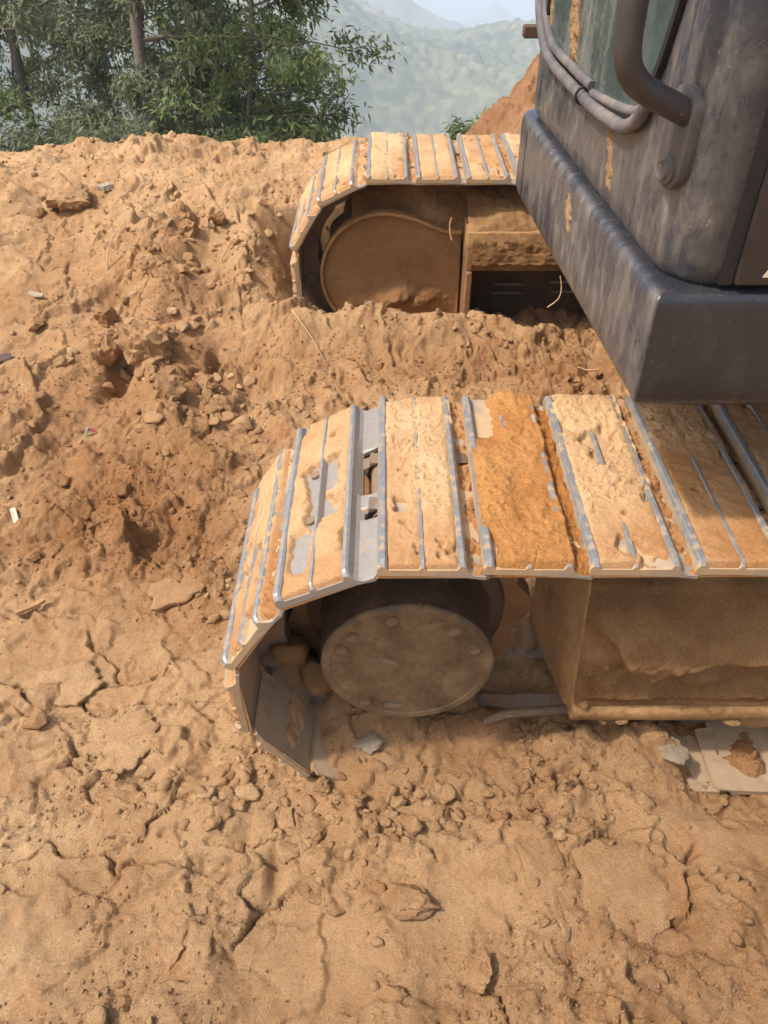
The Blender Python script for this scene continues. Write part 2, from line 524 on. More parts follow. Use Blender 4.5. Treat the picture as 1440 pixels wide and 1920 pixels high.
def ground(x, y):
    r = rough_mask(x, y)
    wx = x + 0.030 * fbm(x * 7, y * 7, 3, 3) + 0.010 * fbm(x * 31, y * 31, 5, 2)
    wy = y + 0.030 * fbm(x * 7, y * 7, 4, 3) + 0.010 * fbm(x * 31, y * 31, 6, 2)
    z = macro(x, y)
    sl = np.abs(macro(x, y + 0.04) - z) / 0.04
    att = 1 / (1 + (sl / 0.38) ** 2)
    z = z + fbm(x * 1.6, y * 1.6, 41, 4) * (0.018 + 0.050 * r)
    z = z + fbm(x * 9, y * 9, 47, 4) * (0.003 + 0.017 * r)
    crumbly = np.maximum(r, 0.85 * ss(0.46, 0.62, vnoise(x * 3.1 + 2, y * 3.6, 183)))
    for cell, amp, seed, need in ((0.17, 0.045, 101, 0.45), (0.085, 0.030, 113, 0.40), (0.042, 0.018, 127, 0.33), (0.021, 0.0095, 139, 0.25)):
        r_ = r
        r = crumbly if cell < 0.05 else r_
        f1, f2, a, b, dx, dy = voronoi(wx / cell, wy / cell, seed)
        dome = np.clip(1 - (f1 / 0.64) ** 2, 0, 1) ** 0.75
        tiltp = (a - 0.5) * dx + (b - 0.5) * dy
        on = ss(need, need + 0.15, b * (0.5 + r * 0.75)) * (1 - 0.45 * ss(1.7, 2.8, y)) * (0.72 if cell < 0.05 else 1.0) * att
        z = z + amp * dome * on * (0.35 + 0.9 * a) * r + amp * 0.9 * tiltp * dome * on * r
        r = r_
    # broken ledges
    fine = 1 - 0.75 * ss(2.4, 4.0, y)
    n = fbm(wx * 2.1 + 4, wy * 2.1, 171, 4, 0.55)
    z = z + 0.045 * (0.25 + 0.75 * r) * (ss(0.02, 0.06, n) - ss(0.02, 0.5, n)) * ss(0.3, 0.6, vnoise(x * 1.9, y * 1.9, 173))
    n = fbm(wx * 4.3 - 8, wy * 4.3, 175, 4, 0.55)
    z = z + 0.024 * (0.35 + 0.65 * r) * (ss(0.02, 0.05, n) - ss(0.02, 0.45, n))
    # crust plates parted by cracks, where the ground is pressed flat
    q = 1 - ss(0.25, 0.70, r)
    vx = x + 0.11 * fbm(x * 4.3, y * 4.3, 7, 4, 0.6)
    vy = y + 0.11 * fbm(x * 4.3, y * 4.3, 8, 4, 0.6)
    f1, f2, a, b, dx, dy = voronoi(vx / 0.27 + 3, vy / 0.20, 151)
    open_ = ss(0.52, 0.66, vnoise(x * 4.3 + 5, y * 4.3, 71))
    edge = f2 - f1
    z = z + q * ((a - 0.5) * 0.014 * ss(0.0, 0.05, edge) + 0.020 * ((a - 0.5) * dx + (b - 0.5) * dy)) + q * open_ * 0.006 * np.exp(-edge / 0.10)
    z = z - (0.3 + 0.7 * q) * 0.042 * np.exp(-(edge / 0.020) ** 2) * open_
    f1, f2, a, b, dx, dy = voronoi(vx / 0.10 + 9, vy / 0.08, 157)
    part = ss(0.55, 0.7, vnoise(x * 5.1, y * 5.1 + 2, 73))
    z = z - 0.010 * np.exp(-((f2 - f1) / 0.045) ** 2) * part + part * 0.014 * (a - 0.5)
    # knife-edged breaks
    n = np.abs(fbm(wx * 2.6, wy * 2.6, 83, 4))
    z = z - 0.030 * np.exp(-(n / 0.018) ** 2) * ss(0.4, 0.62, vnoise(x * 2.2, y * 2.2, 87)) * (0.3 + 0.7 * r)
    z = z + fbm(x * 36, y * 36, 91, 3, 0.6) * (0.0026 + 0.0050 * r) * (0.45 + 0.55 * fine) * att + fbm(x * 100, y * 100, 95, 2) * (0.0014 + 0.0020 * r) * fine
    return z

def gz(x, y):
    return float(ground(np.array([float(x)]), np.array([float(y)]))[0])

def dryness(x, y):
    d = 0.46 + 0.46 * fbm(x * 1.3, y * 1.3, 201, 3) + 0.16 * fbm(x * 4.5, y * 4.5, 207, 3)
    d = d + 0.28 * np.exp(-(((x + 0.80) / 0.45) ** 2 + ((y - 1.25) / 0.35) ** 2))
    d = d + 0.40 * np.exp(-(((x + 0.72) / 0.13) ** 2 + ((y - 0.58) / 0.12) ** 2))
    d = d + 0.35 * np.exp(-(((x + 0.82) / 0.18) ** 2 + ((y - 0.90) / 0.08) ** 2))
    d = d - 0.30 * np.exp(-(((x - 0.4) / 0.8) ** 2 + ((y - 2.72) / 0.16) ** 2))
    d = d - 0.40 * np.exp(-(((x - 0.5) / 0.75) ** 2 + ((y - 1.15) / 0.16) ** 2))
    d = d - 0.30 * np.exp(-(((x + 0.75) / 0.4) ** 2 + ((y - 2.0) / 0.28) ** 2))
    d = d - 0.22 * np.exp(-(((x + 0.8) / 0.5) ** 2 + ((y - 2.75) / 0.3) ** 2))
    d = d + 0.15 * ss(3.3, 4.2, y)
    return d

def spaced(segs):
    out = [segs[0][0]]
    for a, b, s0, s1 in segs:
        t = a
        while t < b - 1e-6:
            k = (t - a) / (b - a)
            t += s0 + (s1 - s0) * k
            out.append(min(t, b))
    return np.array(out)

gx = spaced([(-9, -2.6, 0.6, 0.06), (-2.6, -1.5, 0.03, 0.0075), (-1.5, 0.92, 0.0050, 0.0050), (0.92, 1.6, 0.012, 0.04), (1.6, 9, 0.06, 0.7)])
gy = spaced([(-9, -0.2, 0.9, 0.1), (-0.2, 0.42, 0.05, 0.008), (0.42, 1.6, 0.0042, 0.0050), (1.6, 3.0, 0.0052, 0.0072), (3.0, 4.5, 0.0072, 0.0095), (4.5, 9.0, 0.04, 0.4)])
X, Y = np.meshgrid(gx, gy)
xf, yf = X.ravel(), Y.ravel()
zf = ground(xf, yf)
gme = mesh('ground', np.stack([xf, yf, zf], 1), grid_faces(len(gy), len(gx)), True)
fattr(gme, 'dry', dryness(xf, yf))
gob = obj('ground', gme, 'soil')
on_slope(gob)
gob['kind'] = 'structure'

# ------------------------------------------------------------------ hills beyond, in the world frame
def terrain():
    az = np.radians(spaced([(-180, -30, 8, 2.5), (-30, -14, 0.5, 0.12), (-14, 14, 0.085, 0.085), (14, 30, 0.12, 0.5), (30, 180, 2.5, 8)]))
    rr = spaced([(6.5, 60, 1.5, 4), (60, 230, 8, 4), (230, 600, 1.7, 2.6), (600, 1150, 5, 6), (1150, 2100, 14, 14), (2100, 2600, 60, 120)])
    A, Rr = np.meshgrid(az, rr)
    a = A.ravel(); r = Rr.ravel()
    deg = np.degrees(a)
    x = r * np.sin(a); y = r * np.cos(a)
    valley = -1.3 - 46 * ss(7, 220, r) - 2 * ss(5, 9, r)
    HA = np.interp(deg, [-60, -30, -12, -4, -1.2, 0.5, 2.2, 3.6, 5.5, 8, 10, 14, 30, 60], [70, 70, 60, 40, 26, 20, 14.5, 11.5, 12.0, 12.5, 13, 16, 40, 50])
    HB = np.interp(deg, [-60, -20, -6, -2, 0.5, 1.8, 3.2, 5.0, 7.0, 10, 30, 60], [130, 130, 105, 84, 62, 46, 32, 18, 10, 8, 60, 80])
    HC = np.interp(deg, [-60, -10, 3.0, 4.5, 5.4, 6.0, 6.7, 7.4, 8.2, 9.6, 12, 30, 60], [100, 80, 30, 48, 60, 55, 82, 66, 50, 36, 40, 100, 120])
    wob = fbm(x / 130, y / 130, 301, 5)
    z = valley
    z = z + (HA - valley) * ss(215, 545, r + 55 * wob) + 9 * wob * ss(230, 320, r)
    z = z - (HA + 25) * ss(570, 700, r)
    z = z + (HB + 25) * ss(690, 1020, r + 70 * wob) + 12 * wob * ss(700, 800, r)
    z = z - (HB + 20) * ss(1060, 1250, r)
    z = z + (HC + 20) * ss(1300, 1850, r + 80 * fbm(x / 300, y / 300, 305, 4))
    f1, f2, c1, c2, dx, dy = voronoi(x / 4.2 + 0.5 * wob, y / 4.2, 311)
    crown = np.clip(1 - (f1 / 0.75) ** 2, 0, 1) ** 0.5
    wood = ss(120, 220, r) * (0.35 + 0.65 * ss(0.35, 0.5, vnoise(x / 60, y / 60, 317)))
    z = z + crown * (0.8 + 2.6 * c1) * wood + 3.0 * fbm(x / 16, y / 16, 331, 3) * wood
    z = np.where(r > 2200, z - (r - 2200) * 0.2, z)
    me = mesh('hills', np.stack([x, y, z], 1), grid_faces(len(rr), len(az)), True)
    fattr(me, 'var', np.clip(0.05 + 0.85 * c2 * crown + 0.55 * fbm(x / 45, y / 45, 323, 4), 0, 1))
    o = obj('hills', me, 'hill')
    o['kind'] = 'structure'
    return x, y, z
hx, hy, hz = terrain()

def hill_z(x, y):
    k = np.argmin((hx - x) ** 2 + (hy - y) ** 2)
    return float(hz[k])

# ------------------------------------------------------------------ lumps of earth
def ico(sub):
    import bmesh
    bm = bmesh.new()
    bmesh.ops.create_icosphere(bm, subdivisions=sub, radius=1.0)
    v = np.array([p.co[:] for p in bm.verts])
    f = np.array([[q.index for q in p.verts] for p in bm.faces])
    bm.free()
    return v, f
ICO = {k: ico(k) for k in (1, 2, 3, 4)}

def lump(sub, seed, cuts=10, noise=0.30, flat=0.8):
    g = np.random.default_rng(seed)
    v, f = ICO[sub]
    v = v.copy()
    n = fbm(v[:, 0] * 1.6 + 9 + seed, v[:, 1] * 1.6 + v[:, 2] * 1.1, seed, 3) + fbm(v[:, 2] * 1.9 + seed, v[:, 0] * 1.3 - v[:, 1], seed + 3, 3)
    v = v * (1 + noise * n)[:, None]
    for _ in range(cuts):
        d = g.normal(size=3); d /= np.linalg.norm(d)
        lim = g.uniform(0.45, 0.85)
        e = v @ d - lim
        v = v - np.outer(np.where(e > 0, e * 0.92, 0), d)
    if sub >= 3:
        nn = fbm(v[:, 0] * 5 + seed, v[:, 1] * 5 + v[:, 2] * 4.1, seed + 8, 3)
        v = v * (1 + 0.16 * nn)[:, None]
    v[:, 2] *= flat
    return v, f

def rot_z_tilt(g, n, tilt):
    a = g.uniform(0, 2 * np.pi, n); b = g.normal(0, tilt, n); c = g.normal(0, tilt, n)
    ca, sa, cb, sb, cc, s_ = np.cos(a), np.sin(a), np.cos(b), np.sin(b), np.cos(c), np.sin(c)
    Rz = np.zeros((n, 3, 3)); Rz[:, 0, 0] = ca; Rz[:, 0, 1] = -sa; Rz[:, 1, 0] = sa; Rz[:, 1, 1] = ca; Rz[:, 2, 2] = 1
    Ry = np.zeros((n, 3, 3)); Ry[:, 0, 0] = cb; Ry[:, 0, 2] = sb; Ry[:, 2, 0] = -sb; Ry[:, 2, 2] = cb; Ry[:, 1, 1] = 1
    Rx_ = np.zeros((n, 3, 3)); Rx_[:, 1, 1] = cc; Rx_[:, 1, 2] = -s_; Rx_[:, 2, 1] = s_; Rx_[:, 2, 2] = cc; Rx_[:, 0, 0] = 1
    return Rz @ Ry @ Rx_

def scatter(n, rmin, rmax, sub, nvar, seed, power, xr, yr, sink=0.25, tilt=0.5, thr=0.0):
    g = np.random.default_rng(seed)
    m = n * 5
    x = g.uniform(*xr, m)
    y = yr[0] + (yr[1] - yr[0]) * g.uniform(0, 1, m) ** 1.25
    r = rough_mask(x, y)
    if rmax < 0.03:
        r = np.maximum(r, 0.8 * ss(0.46, 0.62, vnoise(x * 3.1 + 2, y * 3.6, 183)))
    clump = ss(0.35, 0.65, vnoise(x * 4.5, y * 4.5, seed))
    p = np.clip(r - thr, 0, 1) ** power * (0.25 + 0.75 * clump)
    inside = (np.abs(x) < 0.52 * (y * 0.763 + 1.14) + 0.35)
    keep = (g.uniform(0, 1, m) < p) & inside
    keep &= ~((x > -0.40) & (y > 0.98) & (y < 1.60) & (rmax > 0.03))
    keep &= ~((x > -0.45) & (y > 3.10) & (y < 3.72))
    x, y = x[keep][:n], y[keep][:n]
    k = len(x)
    s = rmin * (rmax / rmin) ** (g.uniform(0, 1, k) ** 2.2)
    z = ground(x, y)
    R_ = rot_z_tilt(g, k, tilt)
    asp = np.stack([g.uniform(0.75, 1.25, k), g.uniform(0.7, 1.15, k), g.uniform(0.6, 1.05, k)], 1)
    vars_ = [lump(sub, seed * 7 + q) for q in range(nvar)]
    which = g.integers(0, nvar, k)
    dry = dryness(x, y) + g.normal(-0.02, 0.14, k)
    V, F, D = [], [], []
    off = 0
    for q in range(nvar):
        id_ = np.where(which == q)[0]
        if not len(id_):
            continue
        bv, bf = vars_[q]
        vv = np.einsum('nij,nvj->nvi', R_[id_], bv[None] * (asp[id_] * s[id_][:, None])[:, None, :])
        vv = vv + np.stack([x[id_], y[id_], z[id_] + s[id_] * (0.5 - sink)], 1)[:, None, :]
        V.append(vv.reshape(-1, 3))
        F.append((bf[None] + (np.arange(len(id_)) * len(bv))[:, None, None]).reshape(-1, 3) + off)
        D.append(np.repeat(dry[id_], len(bv)))
        off += len(id_) * len(bv)
    return np.concatenate(V), np.concatenate(F), np.concatenate(D)

def stuff(name, parts, label, smooth=False):
    off = 0; V = []; F = []; D = []
    for v, f, d in parts:
        V.append(v); F.append(f + off); D.append(d); off += len(v)
    me = mesh(name, np.concatenate(V), np.concatenate(F), smooth)
    fattr(me, 'dry', np.concatenate(D))
    o = obj(name, me, 'soil')
    on_slope(o)
    o['kind'] = 'stuff'
    o['label'] = label
    o['category'] = 'soil'
    return o

XR, YR = (-2.4, 1.3), (0.40, 4.6)
stuff('loose_soil_clods', [scatter(200, 0.016, 0.050, 3, 12, 501, 1.5, XR, YR, 0.30, 0.5, 0.2),
                           scatter(1900, 0.005, 0.018, 2, 10, 503, 1.6, XR, YR, 0.38, 0.6, 0.1)],
      'loose broken clods of tan soil lying all over the bare ground', False)
def rubble(spots, seed):
    g = np.random.default_rng(seed)
    V, F, D = [], [], []
    off = 0
    for cx_, cy_, sx_, sy_, n_, r0_, r1_ in spots:
        for k in range(n_):
            x = g.normal(cx_, sx_); y = g.normal(cy_, sy_)
            r = r0_ * (r1_ / r0_) ** g.uniform(0, 1)
            bv, bf = lump(3 if r > 0.014 else 2, int(g.integers(1, 4000)), 9, 0.3, 0.75)
            a = g.uniform(0, 6.28)
            v = bv * r * np.array([g.uniform(0.8, 1.4), g.uniform(0.7, 1.1), 1.0])
            t = g.normal(0, 0.35)
            v = np.c_[v[:, 0], v[:, 1] * math.cos(t) - v[:, 2] * math.sin(t), v[:, 1] * math.sin(t) + v[:, 2] * math.cos(t)]
            v = np.c_[v[:, 0] * math.cos(a) - v[:, 1] * math.sin(a), v[:, 0] * math.sin(a) + v[:, 1] * math.cos(a), v[:, 2]]
            z = gz(x, y)
            V.append(v + np.array([x, y, z + r * 0.02])); F.append(bf + off); off += len(v)
            D.append(np.full(len(v), 0.5 + g.normal(0, 0.13)))
    return np.concatenate(V), np.concatenate(F), np.concatenate(D)
stuff('broken_soil_lumps', [rubble([(-0.18, 0.90, 0.07, 0.05, 26, 0.008, 0.026), (0.02, 0.92, 0.10, 0.03, 30, 0.008, 0.028), (0.20, 0.93, 0.10, 0.025, 22, 0.008, 0.026),
                                    (-0.40, 1.02, 0.06, 0.05, 26, 0.008, 0.030), (-0.62, 1.00, 0.08, 0.04, 18, 0.008, 0.030), (-0.98, 2.85, 0.14, 0.20, 46, 0.012, 0.045),
                                    (-0.80, 3.30, 0.16, 0.16, 36, 0.012, 0.045), (-0.70, 2.45, 0.12, 0.18, 34, 0.010, 0.040), (-0.45, 1.62, 0.06, 0.08, 26, 0.008, 0.028),
                                    (-0.02, 0.72, 0.10, 0.07, 16, 0.006, 0.022), (0.36, 0.90, 0.10, 0.03, 14, 0.006, 0.022)], 77)],
      'broken angular lumps of tan soil in piles beside the tracks', False)
stuff('soil_crumbs', [scatter(34000, 0.0018, 0.0066, 1, 8, 505, 1.0, XR, YR, 0.2, 0.8)],
      'fine crumbs of tan soil strewn over the bare ground', False)

# ------------------------------------------------------------------ the excavator
ex = bpy.data.objects.new('excavator', None)
C.objects.link(ex)
ex.empty_display_size = 0.2
ex.matrix_world = RX4
tag(ex, 'mud-caked excavator with two crawler tracks and a dusty dark grey cab', 'excavator')

PITCH = 0.19
CX, CZ, RP = 0.050, 0.400, 0.3306
SH_W = 0.56
TAIL = 0.196

def shoe_mesh():
    prof = [(-0.012, 0.031), (-0.012, 0.046), (-0.010, 0.058), (-0.007, 0.062), (0.002, 0.062), (0.006, 0.058), (0.009, 0.045),
            (0.062, 0.044), (0.065, 0.057), (0.067, 0.0598), (0.072, 0.0598), (0.074, 0.057), (0.077, 0.044),
            (0.131, 0.044), (0.134, 0.058), (0.136, 0.062), (0.143, 0.062), (0.147, 0.058), (0.150, 0.041),
            (0.156, 0.034), (0.175, 0.029), (TAIL, 0.028), (TAIL, 0.020), (0.150, 0.025), (0.080, 0.030)]
    ys = [0, 0.004, 0.012, 0.03, 0.07, 0.11, 0.15, 0.165, 0.170, 0.185, 0.200, 0.205, 0.23, 0.243, 0.246, 0.34, 0.395, 0.40, 0.45, 0.50, 0.53, 0.548, 0.556, 0.56]
    n = len(prof)
    V = []
    for y in ys:
        e = min(y, SH_W - y)
        drop = 0.010 * max(0, 1 - e / 0.012) ** 2
        for s, h in prof:
            if 0.245 < y < 0.40 and s > 0.153:
                s = 0.1535 + (s - 0.153) * 0.05
            if 0.167 < y < 0.203 and s > 0.156:
                s = 0.158 + (s - 0.156) * 0.1
            if s > 0.156:
                s -= 0.012 * max(0, 1 - e / 0.014)
            hh = h - (drop if h > 0.055 else 0)
            V.append((s, y, hh))
    F = []
    for j in range(len(ys) - 1):
        for i in range(n):
            i2 = (i + 1) % n
            F.append((j * n + i, j * n + i2, (j + 1) * n + i2, (j + 1) * n + i))
    F.append(tuple(range(n - 1, -1, -1)))
    F.append(tuple((len(ys) - 1) * n + i for i in range(n)))
    me = mesh('track_shoe', V, F)
    return auto_smooth(me, 28)

def link_mesh():
    V, F = [], []
    def add(v, f):
        o = len(V)
        V.extend(v); F.extend([tuple(i + o for i in q) for q in f])
    for yc in (0.205, 0.355):
        out = [(-0.035, 0.0), (-0.028, 0.030), (0.19, 0.030), (0.222, 0.012), (0.225, -0.018), (0.200, -0.042), (0.150, -0.048), (0.095, -0.040), (0.04, -0.048), (-0.012, -0.046), (-0.032, -0.026)]
        out = out[::-1]
        v, f = extrude_y(out, yc - 0.018, yc + 0.018)
        add(v, f)
    v, f = lathe_y([(0.185, 0.022), (0.19, 0.026), (0.37, 0.026), (0.375, 0.022)], 18, 0.0, 0.0)
    add(v, f)
    for yc in (0.205, 0.355):
        for s in (0.05, 0.135):
            v, f = lathe_y([(yc - 0.012, 0.012), (yc + 0.012, 0.012)], 8, s, 0.047)
            # bolt heads stand upright on the shoe
            v = [(a, yc + (c - 0.047) * 1.0, 0.044 + (b - yc) * 0.6) for a, b, c in v]
            add(v, f)
    return auto_smooth(mesh('chain_link', V, F), 35)

SHOE, LINK = shoe_mesh(), link_mesh()
SHOE_BARE, SHOE_LOW = SHOE.copy(), SHOE.copy()
for _m, _k in ((SHOE, 'steel'), (SHOE_BARE, 'steel_bare'), (SHOE_LOW, 'steel_dusty')):
    _m.materials.append(M[_k])

def joints():
    J = []
    for k in range(14, 0, -1):
        J.append((0, 0))
    left = [(CX + RP * math.cos(math.radians(98.8 + 33.4 * k)), CZ + RP * math.sin(math.radians(98.8 + 33.4 * k))) for k in range(6)]
    top = [(left[0][0] + PITCH * k, left[0][1]) for k in range(1, 16)]
    bot = [(left[5][0] + PITCH * k, left[5][1]) for k in range(1, 16)]
    rx = 0.5 * (top[-1][0] + bot[-1][0])
    right = [(rx + RP * math.sin(math.radians(26 + 32 * k)), CZ + RP * math.cos(math.radians(26 + 32 * k))) for k in range(5)]
    # order: along the bottom to the left, up round the sprocket, along the top to the right, down round the idler
    return bot[::-1] + left[::-1] + top + right

def mud_mesh(seed, thick, ns, ny, bare=(), tail=0.0, lumpy=1.0, cover=0.0, dark=0.0):
    """earth caked between and over the three bars of one shoe"""
    s = np.linspace(-0.010, 0.190, ns); y = np.linspace(0.001, SH_W - 0.001, ny)
    S, Yy = np.meshgrid(s, y)
    s_, y_ = S.ravel(), Yy.ravel()
    n1 = fbm(s_ * 16 + seed * 3.1, y_ * 13 + seed, seed, 4)
    n2 = fbm(s_ * 60 + seed, y_ * 60, seed + 50, 4)
    n3 = fbm(s_ * 230, y_ * 230 + seed, seed + 90, 2)
    n4 = fbm(s_ * 5 + seed * 1.7, y_ * 4.5 - seed, seed + 33, 3)
    lev = thick + 0.0050 * lumpy * n1 + 0.0085 * n4 + 0.0026 * lumpy * n2 + 0.0010 * n3 - 0.006 * np.exp(-(np.abs(n2 + 0.5 * n1) / 0.05) ** 2) * ss(0.05, 0.3, n4)
    # wiped off the driving bars by wear
    for s0, w0, dep in ((-0.003, 0.008, 0.0075), (0.070, 0.006, 0.0025), (0.1395, 0.007, 0.006)):
        lev = lev - (dep * (1 - cover)) * np.exp(-((s_ - s0) / w0) ** 2)
    patch = fbm(s_ * 11 + seed * 2.3, y_ * 9 - seed, seed + 120, 4, 0.6)
    lev = lev - 0.022 * ss(0.30, 0.44, patch) * (1 - cover)
    tl = ss(0.146, 0.156, s_)
    lev = lev * (1 - tl) + (0.028 + tail + 0.020 * n1 + 0.022 * n2 + 0.005 * n3) * tl
    for bs, by, rs, ry in bare:
        lev = lev - 0.04 * np.exp(-(((s_ - bs + 0.008 * n2) / rs) ** 4 + ((y_ - by + 0.02 * n1) / ry) ** 4))
    e = np.minimum(y_, SH_W - y_)
    lev = lev - 0.016 * np.clip(1 - e / (0.010 + 0.006 * n2), 0, 1) ** 2
    lev = np.where((s_ < -0.008) | (s_ > 0.187) | (e < 0.002), 0.024, lev)
    lev = np.maximum(lev, 0.024)
    if tail < -0.01:
        lev = np.where((s_ > 0.156) & (y_ > 0.165) & (y_ < 0.405), -0.03, lev)
    me = mesh('mud_cake', np.stack([s_, y_, lev], 1), grid_faces(ny, ns), True)
    fattr(me, 'dry', np.clip(0.60 + 0.25 * n1 + 0.55 * n4 - 0.55 * tl + 0.15 * n2 - dark, 0, 1))
    return me

MUD = {  # shoe index from the sprocket: 0 is the first one lying flat on top
    -4: dict(thick=0.050, seed=21), -3: dict(thick=0.061, seed=22), -2: dict(thick=0.0605, seed=23),
    -1: dict(thick=0.0600, seed=24, tail=-0.02, bare=((0.035, 0.12, 0.020, 0.055), (0.172, 0.28, 0.024, 0.30))),
    0: dict(thick=0.0602, seed=25, bare=((0.034, 0.17, 0.012, 0.018), (0.03, 0.54, 0.02, 0.012)), tail=0.006),
    1: dict(thick=0.0675, seed=26, cover=0.75, lumpy=1.7, tail=0.014, bare=((0.02, 0.50, 0.035, 0.10), (0.0, 0.03, 0.014, 0.05))),
    2: dict(thick=0.0625, seed=27, tail=0.006, cover=0.15, dark=0.1), 3: dict(thick=0.0620, seed=28, cover=0.35, dark=0.35, tail=0.004), 4: dict(thick=0.0610, seed=29, dark=0.3), 5: dict(thick=0.060, seed=30, dark=0.3),
}

def crawler(y0, near, dx=0.0):
    t = bpy.data.objects.new('crawler_track', None)
    C.objects.link(t)
    t.parent = ex
    t.empty_display_size = 0.1
    J = joints()
    n = len(J)
    j0 = 15 + 5          # joint where the first flat top shoe starts
    for i in range(n):
        a, b = J[i], J[(i + 1) % n]
        d = Vector((b[0] - a[0], 0, b[1] - a[1]))
        L = d.length
        d.normalize()
        nrm = d.cross(Vector((0, 1, 0)))
        m = Matrix(((d.x, 0, nrm.x, a[0] + dx), (0, 1, 0, y0), (d.z, 0, nrm.z, a[1]), (0, 0, 0, 1)))
        j = Matrix.Rotation(math.radians(rnd.uniform(-0.8, 0.8)), 4, 'Y') @ Matrix.Translation((0, rnd.uniform(-0.003, 0.003), 0))
        k = i - j0
        obj('track_shoe', SHOE_BARE if near and k == -1 else SHOE_LOW if k < -2 or k > 18 else SHOE, None, t, mtx=m @ j)
        obj('chain_link', LINK, 'link', t, mtx=m)
        if near and k in MUD:
            p = dict(MUD[k])
            obj('mud_cake', mud_mesh(ns=72, ny=180, **p), 'orange_mud' if k == 1 else 'mud', t, mtx=m @ j)
        elif not near and -4 <= k <= 5:
            obj('mud_cake', mud_mesh(seed=60 + k, thick=0.0588, ns=40, ny=80, lumpy=0.9), 'mud', t, mtx=m @ j)
        elif -6 <= k <= 9:
            obj('mud_cake', mud_mesh(seed=80 + k, thick=0.060, ns=26, ny=50), 'mud', t, mtx=m @ j)
    return t

YN, YF = 1.018, 3.125
crawler(YN, True)
crawler(YF, False, -0.055)

# ---- final drive and sprocket of the near track
def sprocket_mesh(y0, y1, cx, cz):
    teeth = 11
    out = []
    for k in range(teeth * 8):
        a = 2 * math.pi * k / (teeth * 8) + math.radians(98.8 + 16.7)
        ph = (k % 8) / 8.0
        r = 0.262 + 0.030 * (0.5 - 0.5 * math.cos(2 * math.pi * ph)) ** 0.7
        out.append((cx + r * math.cos(a), cz + r * math.sin(a)))
    v, f = extrude_y(out, y0, y1)
    return auto_smooth(mesh('sprocket', v, f), 30)

def final_drive(yface, near):
    fd = bpy.data.objects.new('final_drive', None)
    C.objects.link(fd)
    fd.parent = ex
    s = 1 if near else -1
    if near:
        v, f = lathe_y([(yface + 0.0022, 0.150), (yface + 0.0022, 0.1640), (yface, 0.1665), (yface, 0.1785), (yface + 0.0025, 0.1835), (yface + 0.0075, 0.1868), (yface + 0.012, 0.1868)], 96, CX, CZ)
        obj('cover_face', auto_smooth(mesh('cover_face', v, f), 25), 'drive', fd)
        v, f = lathe_y([(yface + 0.008, 0.170), (yface + 0.009, 0.186), (yface + 0.05, 0.1875), (yface + 0.13, 0.191), (yface + 0.15, 0.196), (yface + 0.16, 0.225), (yface + 0.185, 0.232), (yface + 0.20, 0.232)], 96, CX, CZ)
        obj('drive_cover', auto_smooth(mesh('drive_cover', v, f), 32), 'drive_dark', fd)
        for k, deg in enumerate((22, 52, 68, 103, 140, 158, 232)):
            r = 0.152
            bx_, bz_ = CX + r * math.cos(math.radians(deg)), CZ + r * math.sin(math.radians(deg))
            big = 1.25 if k == 1 else 1.0
            v, f = lathe_y([(-0.0018, 0.0072), (-0.0024, 0.0085), (-0.0024, 0.0125), (0.001, 0.0135)], 18)
            v = [(a * big, b * (2.0 if k == 1 else 1.3), c * big) for a, b, c in v]
            o = obj('bolt_boss', auto_smooth(mesh('bolt_boss', v, f), 40), 'drive', fd, (bx_, yface + 0.0015, bz_))
        v, f = box_vf(-0.020, 0.020, -0.0016, 0.002, -0.008, 0.008)
        obj('cast_plate', bevel(mesh('cast_plate', v, f), 0.001, 1), 'boss', fd, mtx=Matrix.Translation((CX - 0.03, yface, CZ - 0.135)) @ Matrix.Rotation(0.12, 4, 'Y'))
        v, f = tube([(-0.020, 0, 0.008), (0.004, 0, -0.004), (0.022, 0, -0.012)], 0.006, 8)
        obj('cast_boss', auto_smooth(mesh('cast_boss', v, f), 40), 'boss', fd, (CX - 0.045, yface + 0.003, CZ + 0.022))
    obj('sprocket', sprocket_mesh(YN + 0.255 if near else YF + 0.255, YN + 0.305 if near else YF + 0.305, CX, CZ), 'drive_mud', fd)
    return fd
final_drive(1.098, True)
final_drive(3.3, False)

def mud_sheet(name, x0, x1, nx, path, nv, amp, seed, parent, mat='frame_mud', freq=9, dry=0.5, holes=0.0, shape=None):
    """a skin of earth following a (y,z) path, displaced along its normal"""
    P = np.array(path, float)
    L = np.r_[0, np.cumsum(np.hypot(*np.diff(P, axis=0).T))]
    q = np.linspace(0, L[-1], nv)
    py = np.interp(q, L, P[:, 0]); pz = np.interp(q, L, P[:, 1])
    ty = np.gradient(py); tz = np.gradient(pz)
    ln = np.hypot(ty, tz); ny_, nz_ = -tz / ln, ty / ln
    xs = np.linspace(x0, x1, nx)
    Xs, Q = np.meshgrid(xs, q)
    d = fbm(Xs * freq + seed, Q * freq * 1.3, seed, 5) * amp + np.abs(fbm(Xs * freq * 3, Q * freq * 3 + seed, seed + 4, 4)) * amp * 0.6 - holes
    if shape is not None:
        d = d + shape(Xs, pz[:, None] + 0 * Xs)
    e = np.minimum(np.minimum(Q, L[-1] - Q) / 0.02, 1)
    e = e * np.clip(np.minimum(Xs - x0, x1 - Xs) / 0.02, 0, 1)
    d = d * e - (1 - e) * 0.003
    V = np.stack([Xs, py[:, None] + ny_[:, None] * d, pz[:, None] + nz_[:, None] * d], -1).reshape(-1, 3)
    me = mesh(name, V, grid_faces(nv, nx), True)
    fattr(me, 'dry', (dry + 0.5 * fbm(Xs * 6, Q * 6, seed + 7, 3)).ravel())
    return obj(name, me, mat, parent)

